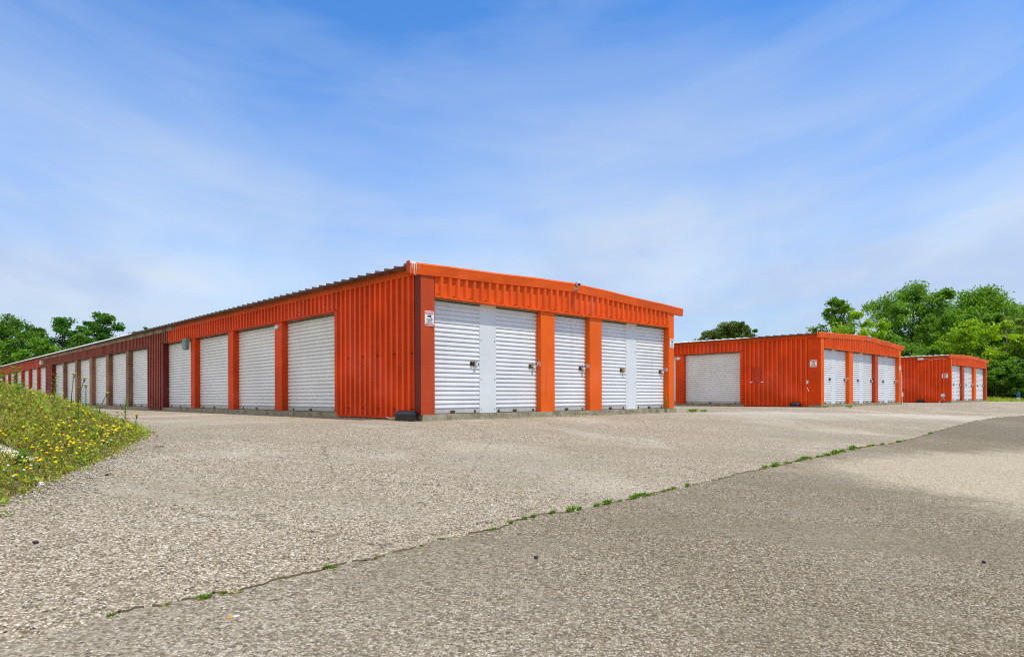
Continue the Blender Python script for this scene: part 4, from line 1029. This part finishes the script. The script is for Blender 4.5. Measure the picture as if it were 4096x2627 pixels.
# loose gravel along the bank and over the foreground
rng = np.random.default_rng(21)
OCT = np.array([(1,0,0),(0,1,0),(-1,0,0),(0,-1,0),(0,0,1),(0,0,-1)], float); OF = np.array([(0,1,4),(1,2,4),(2,3,4),(3,0,4),(1,0,5),(2,1,5),(3,2,5),(0,3,5)])
Vs, Fs, T = [], [], []; k = 0; cnt = 0
while cnt < 9000:
    if rng.random() < .18:
        i = rng.integers(1, 8); a, b = POLY[i], POLY[i+1]; t = rng.random(); x = a[0]+(b[0]-a[0])*t+abs(rng.normal())*.22; y = a[1]+(b[1]-a[1])*t+rng.normal()*.1
    elif rng.random() < .22:
        q = rng.random()
        if q < .45: x, y = to_xy(rng.uniform(0,8.2), -.04-abs(rng.normal())*.12)
        elif q < .7: x, y = to_xy(-.06-abs(rng.normal())*.12, rng.uniform(0,16))
        else: x, y = to_xy(rng.uniform(18.1,27.9), -.04-abs(rng.normal())*.12)
    else:
        d = 1.9+8*rng.random()**1.6; x = d*rng.uniform(-.8,.8); y = d
    if sd(x, y) > 0: continue
    v_, u_ = to_vu(x, y)
    if u_ > -.036 and v_ > -.05: continue
    s_ = rng.uniform(.004,.0095); P = OCT*(s_*rng.uniform(.6,1.3,size=(6,3)))*np.array([1.2,1,.7]); a = rng.uniform(0,6.28); c_, s2 = cos(a), sin(a)
    P = np.stack([P[:,0]*c_-P[:,1]*s2, P[:,0]*s2+P[:,1]*c_, P[:,2]], 1)+np.array([x, y, terr(x, y)+s_*.3+(.008 if u_ > joint_u(v_) else -.012)])
    Vs.append(P); Fs.append(OF+k); k += 6; T += [rng.random()]*6; cnt += 1
def gravel_loose():
    t = NT('loose_gravel'); a = t.n('ShaderNodeAttribute', attribute_name='tint')
    t.col(t.ramp(a.outputs['Fac'], [(0,(.24,.20,.15)), (.3,(.40,.34,.25)), (.7,(.56,.485,.37)), (1,(.76,.69,.58))])); return t.set(.9, 0, .15)
tag(np_mesh('loose_gravel', np.concatenate(Vs), np.concatenate(Fs), gravel_loose(), None, np.array(T)), 'loose stone chips lying on the yard and road', 'gravel', kind='stuff')

def stone(x, y, r, mat, label, seed, name='stone'):
    random.seed(seed); bm = bmesh.new(); bmesh.ops.create_icosphere(bm, subdivisions=2, radius=r)
    for v_ in bm.verts:
        k_ = 1+.22*sin(v_.co.x/r*2.3+seed)+.15*sin(v_.co.y/r*3.1+seed*2)+random.uniform(-.06,.06); v_.co = Vector((v_.co.x*k_*1.25, v_.co.y*k_, v_.co.z*k_*.8))
    me = bpy.data.meshes.new(name); bm.to_mesh(me); bm.free(); me.materials.append(M[mat]); o = link(bpy.data.objects.new(name, me)); o.location = (x, y, max(bank(x, y), terr(x, y))+r*.35)
    return tag(o, label, 'stone')
stone(-3.50, 4.88, .023, 'stone_white', 'white rounded stone at the edge of the weedy bank', 1)
stone(.14, 3.89, .012, 'stone_dark', 'small dark stone on the asphalt in the centre foreground', 2)
stone(3.15, 4.39, .011, 'stone_dark', 'small dark stone on the asphalt at the lower right', 3)
stone(-3.67, 6.85, .03, 'stone', 'brown stone on the gravel just right of the bank tip', 4)
stone(-2.61, 3.6, .014, 'stone_dark', 'dark grey stone lying on the gravel at the lower left', 5)
stone(-3.3, 5.35, .016, 'stone_dark', 'dark pebble on the gravel beside the lower bank edge', 6)
m = MB(); x, y = -1.2, 2.82; z = terr(x, y)-.004
d = Vector((.8,.6,.0)).normalized(); c = Vector((x, y, z)); m.tube([c-d*.024, c], .0045, 8, 1); m.tube([c+d*.0003, c+d*.026], .0042, 8, 0)
tag(m.build('cigarette_butt', [M['butt_paper'], M['butt_filter']]), 'cigarette butt with an orange filter lying on the asphalt', 'cigarette butt')

# ------------------------------------------------------------------ light, sky, camera
az = radians(17); el = radians(67)
Sh = -UD*cos(az)+VD*sin(az); S = Vector((Sh[0]*cos(el), Sh[1]*cos(el), sin(el)))
ld = bpy.data.lights.new('sun', 'SUN'); ld.energy = 3.4; ld.angle = radians(.6); ld.color = (1.0,.93,.80)
lo = link(bpy.data.objects.new('sun', ld)); lo.rotation_euler = S.to_track_quat('Z', 'Y').to_euler(); lo.location = (20,-20,40)

w = bpy.data.worlds.new('World'); scene.world = w; w.use_nodes = True; nt = w.node_tree; nt.nodes.clear()
N = nt.nodes.new; Lk = nt.links.new
out = N('ShaderNodeOutputWorld'); bg = N('ShaderNodeBackground'); bg.inputs['Strength'].default_value = .10; Lk(bg.outputs[0], out.inputs[0])
sky = N('ShaderNodeTexSky'); sky.sky_type = 'NISHITA'; sky.sun_disc = False; sky.sun_elevation = el; sky.sun_rotation = math.atan2(S.x, S.y); sky.altitude = 200; sky.air_density = 1.0; sky.dust_density = .6; sky.ozone_density = 2.0
def wm(op, a, b=0.0):
    x = N('ShaderNodeMath'); x.operation = op
    for i, q in enumerate((a, b)):
        if isinstance(q, (int, float)): x.inputs[i].default_value = q
        else: Lk(q, x.inputs[i])
    return x.outputs[0]
def wmap(val, lo_, hi_, a=0.0, b=1.0):
    x = N('ShaderNodeMapRange'); x.interpolation_type = 'SMOOTHSTEP'; Lk(val, x.inputs[0])
    for i, q in enumerate((lo_, hi_, a, b)): x.inputs[i+1].default_value = q
    return x.outputs[0]
tc = N('ShaderNodeTexCoord'); sp = N('ShaderNodeSeparateXYZ'); Lk(tc.outputs['Generated'], sp.inputs[0])
azm = wm('ARCTAN2', sp.outputs[0], sp.outputs[1]); az2 = wm('MULTIPLY', wm('MINIMUM', wm('MULTIPLY', azm, azm), .8), .17)
cb = N('ShaderNodeCombineXYZ'); Lk(azm, cb.inputs[0]); Lk(wm('SUBTRACT', sp.outputs[2], az2), cb.inputs[1])
def wnoise(scale, rot, sc, detail, rough, dist, loc=(0,0,0)):
    mp = N('ShaderNodeMapping'); Lk(cb.outputs[0], mp.inputs[0]); mp.inputs['Rotation'].default_value = (0,0,rot); mp.inputs['Scale'].default_value = sc; mp.inputs['Location'].default_value = loc
    x = N('ShaderNodeTexNoise'); Lk(mp.outputs[0], x.inputs['Vector']); x.inputs['Scale'].default_value = scale; x.inputs['Detail'].default_value = detail; x.inputs['Roughness'].default_value = rough; x.inputs['Distortion'].default_value = dist
    return x.outputs['Fac']
n1 = wnoise(2.3, -.20, (.75,2.0,1), 5, .5, .35, (.35,.62,0)); n2 = wnoise(4.2, -.26, (.55,3.4,1), 8, .62, .55, (3,1,0)); n3 = wnoise(3.0, 0, (1,1.6,1), 6, .55, .3, (7,2,0))
cir = wm('ADD', wm('MULTIPLY', wmap(n1, .34, .66), .66), wm('MULTIPLY', wmap(n2, .34, .70), .34))
lowz = wmap(sp.outputs[2], .02, .52, 1.0, 0.0)                   # the haze sheet thickens towards the horizon
cov = wm('ADD', wm('MULTIPLY', wm('POWER', lowz, .62), .95), wm('MULTIPLY', wm('SUBTRACT', cir, .38), wm('ADD', wm('MULTIPLY', lowz, .05), .46)))
cov = wm('MAXIMUM', wm('MINIMUM', cov, .97), .02)
def wmix(f_, a, b, blend='MIX'):
    x = N('ShaderNodeMix'); x.data_type = 'RGBA'; x.blend_type = blend
    if isinstance(f_, float): x.inputs[0].default_value = f_
    else: Lk(f_, x.inputs[0])
    for i, q in ((6, a), (7, b)):
        if isinstance(q, tuple): x.inputs[i].default_value = (*q, 1)
        else: Lk(q, x.inputs[i])
    return x.outputs[2]
base = wmix(1.0, sky.outputs[0], (.64,1.30,1.95), 'MULTIPLY')
cloudc = wmix(wm('MULTIPLY', lowz, wmap(n3, .3, .65)), (4.2,5.35,7.5), (6.3,7.15,8.0))
cloudc = wmix(wmap(sp.outputs[2], .015, .16, 1.0, 0.0), cloudc, (4.3,5.6,6.9))
# unseen bright cloud added behind the viewer to lift the shaded long walls
dt = N('ShaderNodeVectorMath'); dt.operation = 'DOT_PRODUCT'; Lk(tc.outputs['Generated'], dt.inputs[0]); dt.inputs[1].default_value = (-.716,-.698,0)
fill_f = wmap(dt.outputs['Value'], .05, .75)
cloudc = wmix(fill_f, cloudc, (10.2,9.9,9.5))
cov = wm('MAXIMUM', cov, wm('MULTIPLY', fill_f, .9))
c1 = wmix(cov, base, cloudc)
Lk(c1, bg.inputs['Color'])

cam = bpy.data.cameras.new('camera'); cam.sensor_width = 36; cam.lens = 23.124; cam.shift_y = .0668; cam.clip_end = 3000; cam.clip_start = .05
co = link(bpy.data.objects.new('camera', cam)); co.matrix_world = Matrix.Translation((0,0,.41)) @ Matrix.Rotation(pi/2, 4, 'X') @ Matrix.Rotation(radians(-.18), 4, 'Z')
scene.camera = co
scene.view_settings.view_transform = 'Standard'; scene.view_settings.look = 'None'; scene.view_settings.exposure = .22; scene.view_settings.gamma = 1
scene.render.resolution_x = 1024; scene.render.resolution_y = 656
scene.cycles.filter_width = 1.1; scene.cycles.max_bounces = 6; scene.cycles.use_denoising = False; scene.cycles.denoiser = 'OPENIMAGEDENOISE'; scene.cycles.denoising_input_passes = 'RGB_ALBEDO_NORMAL'
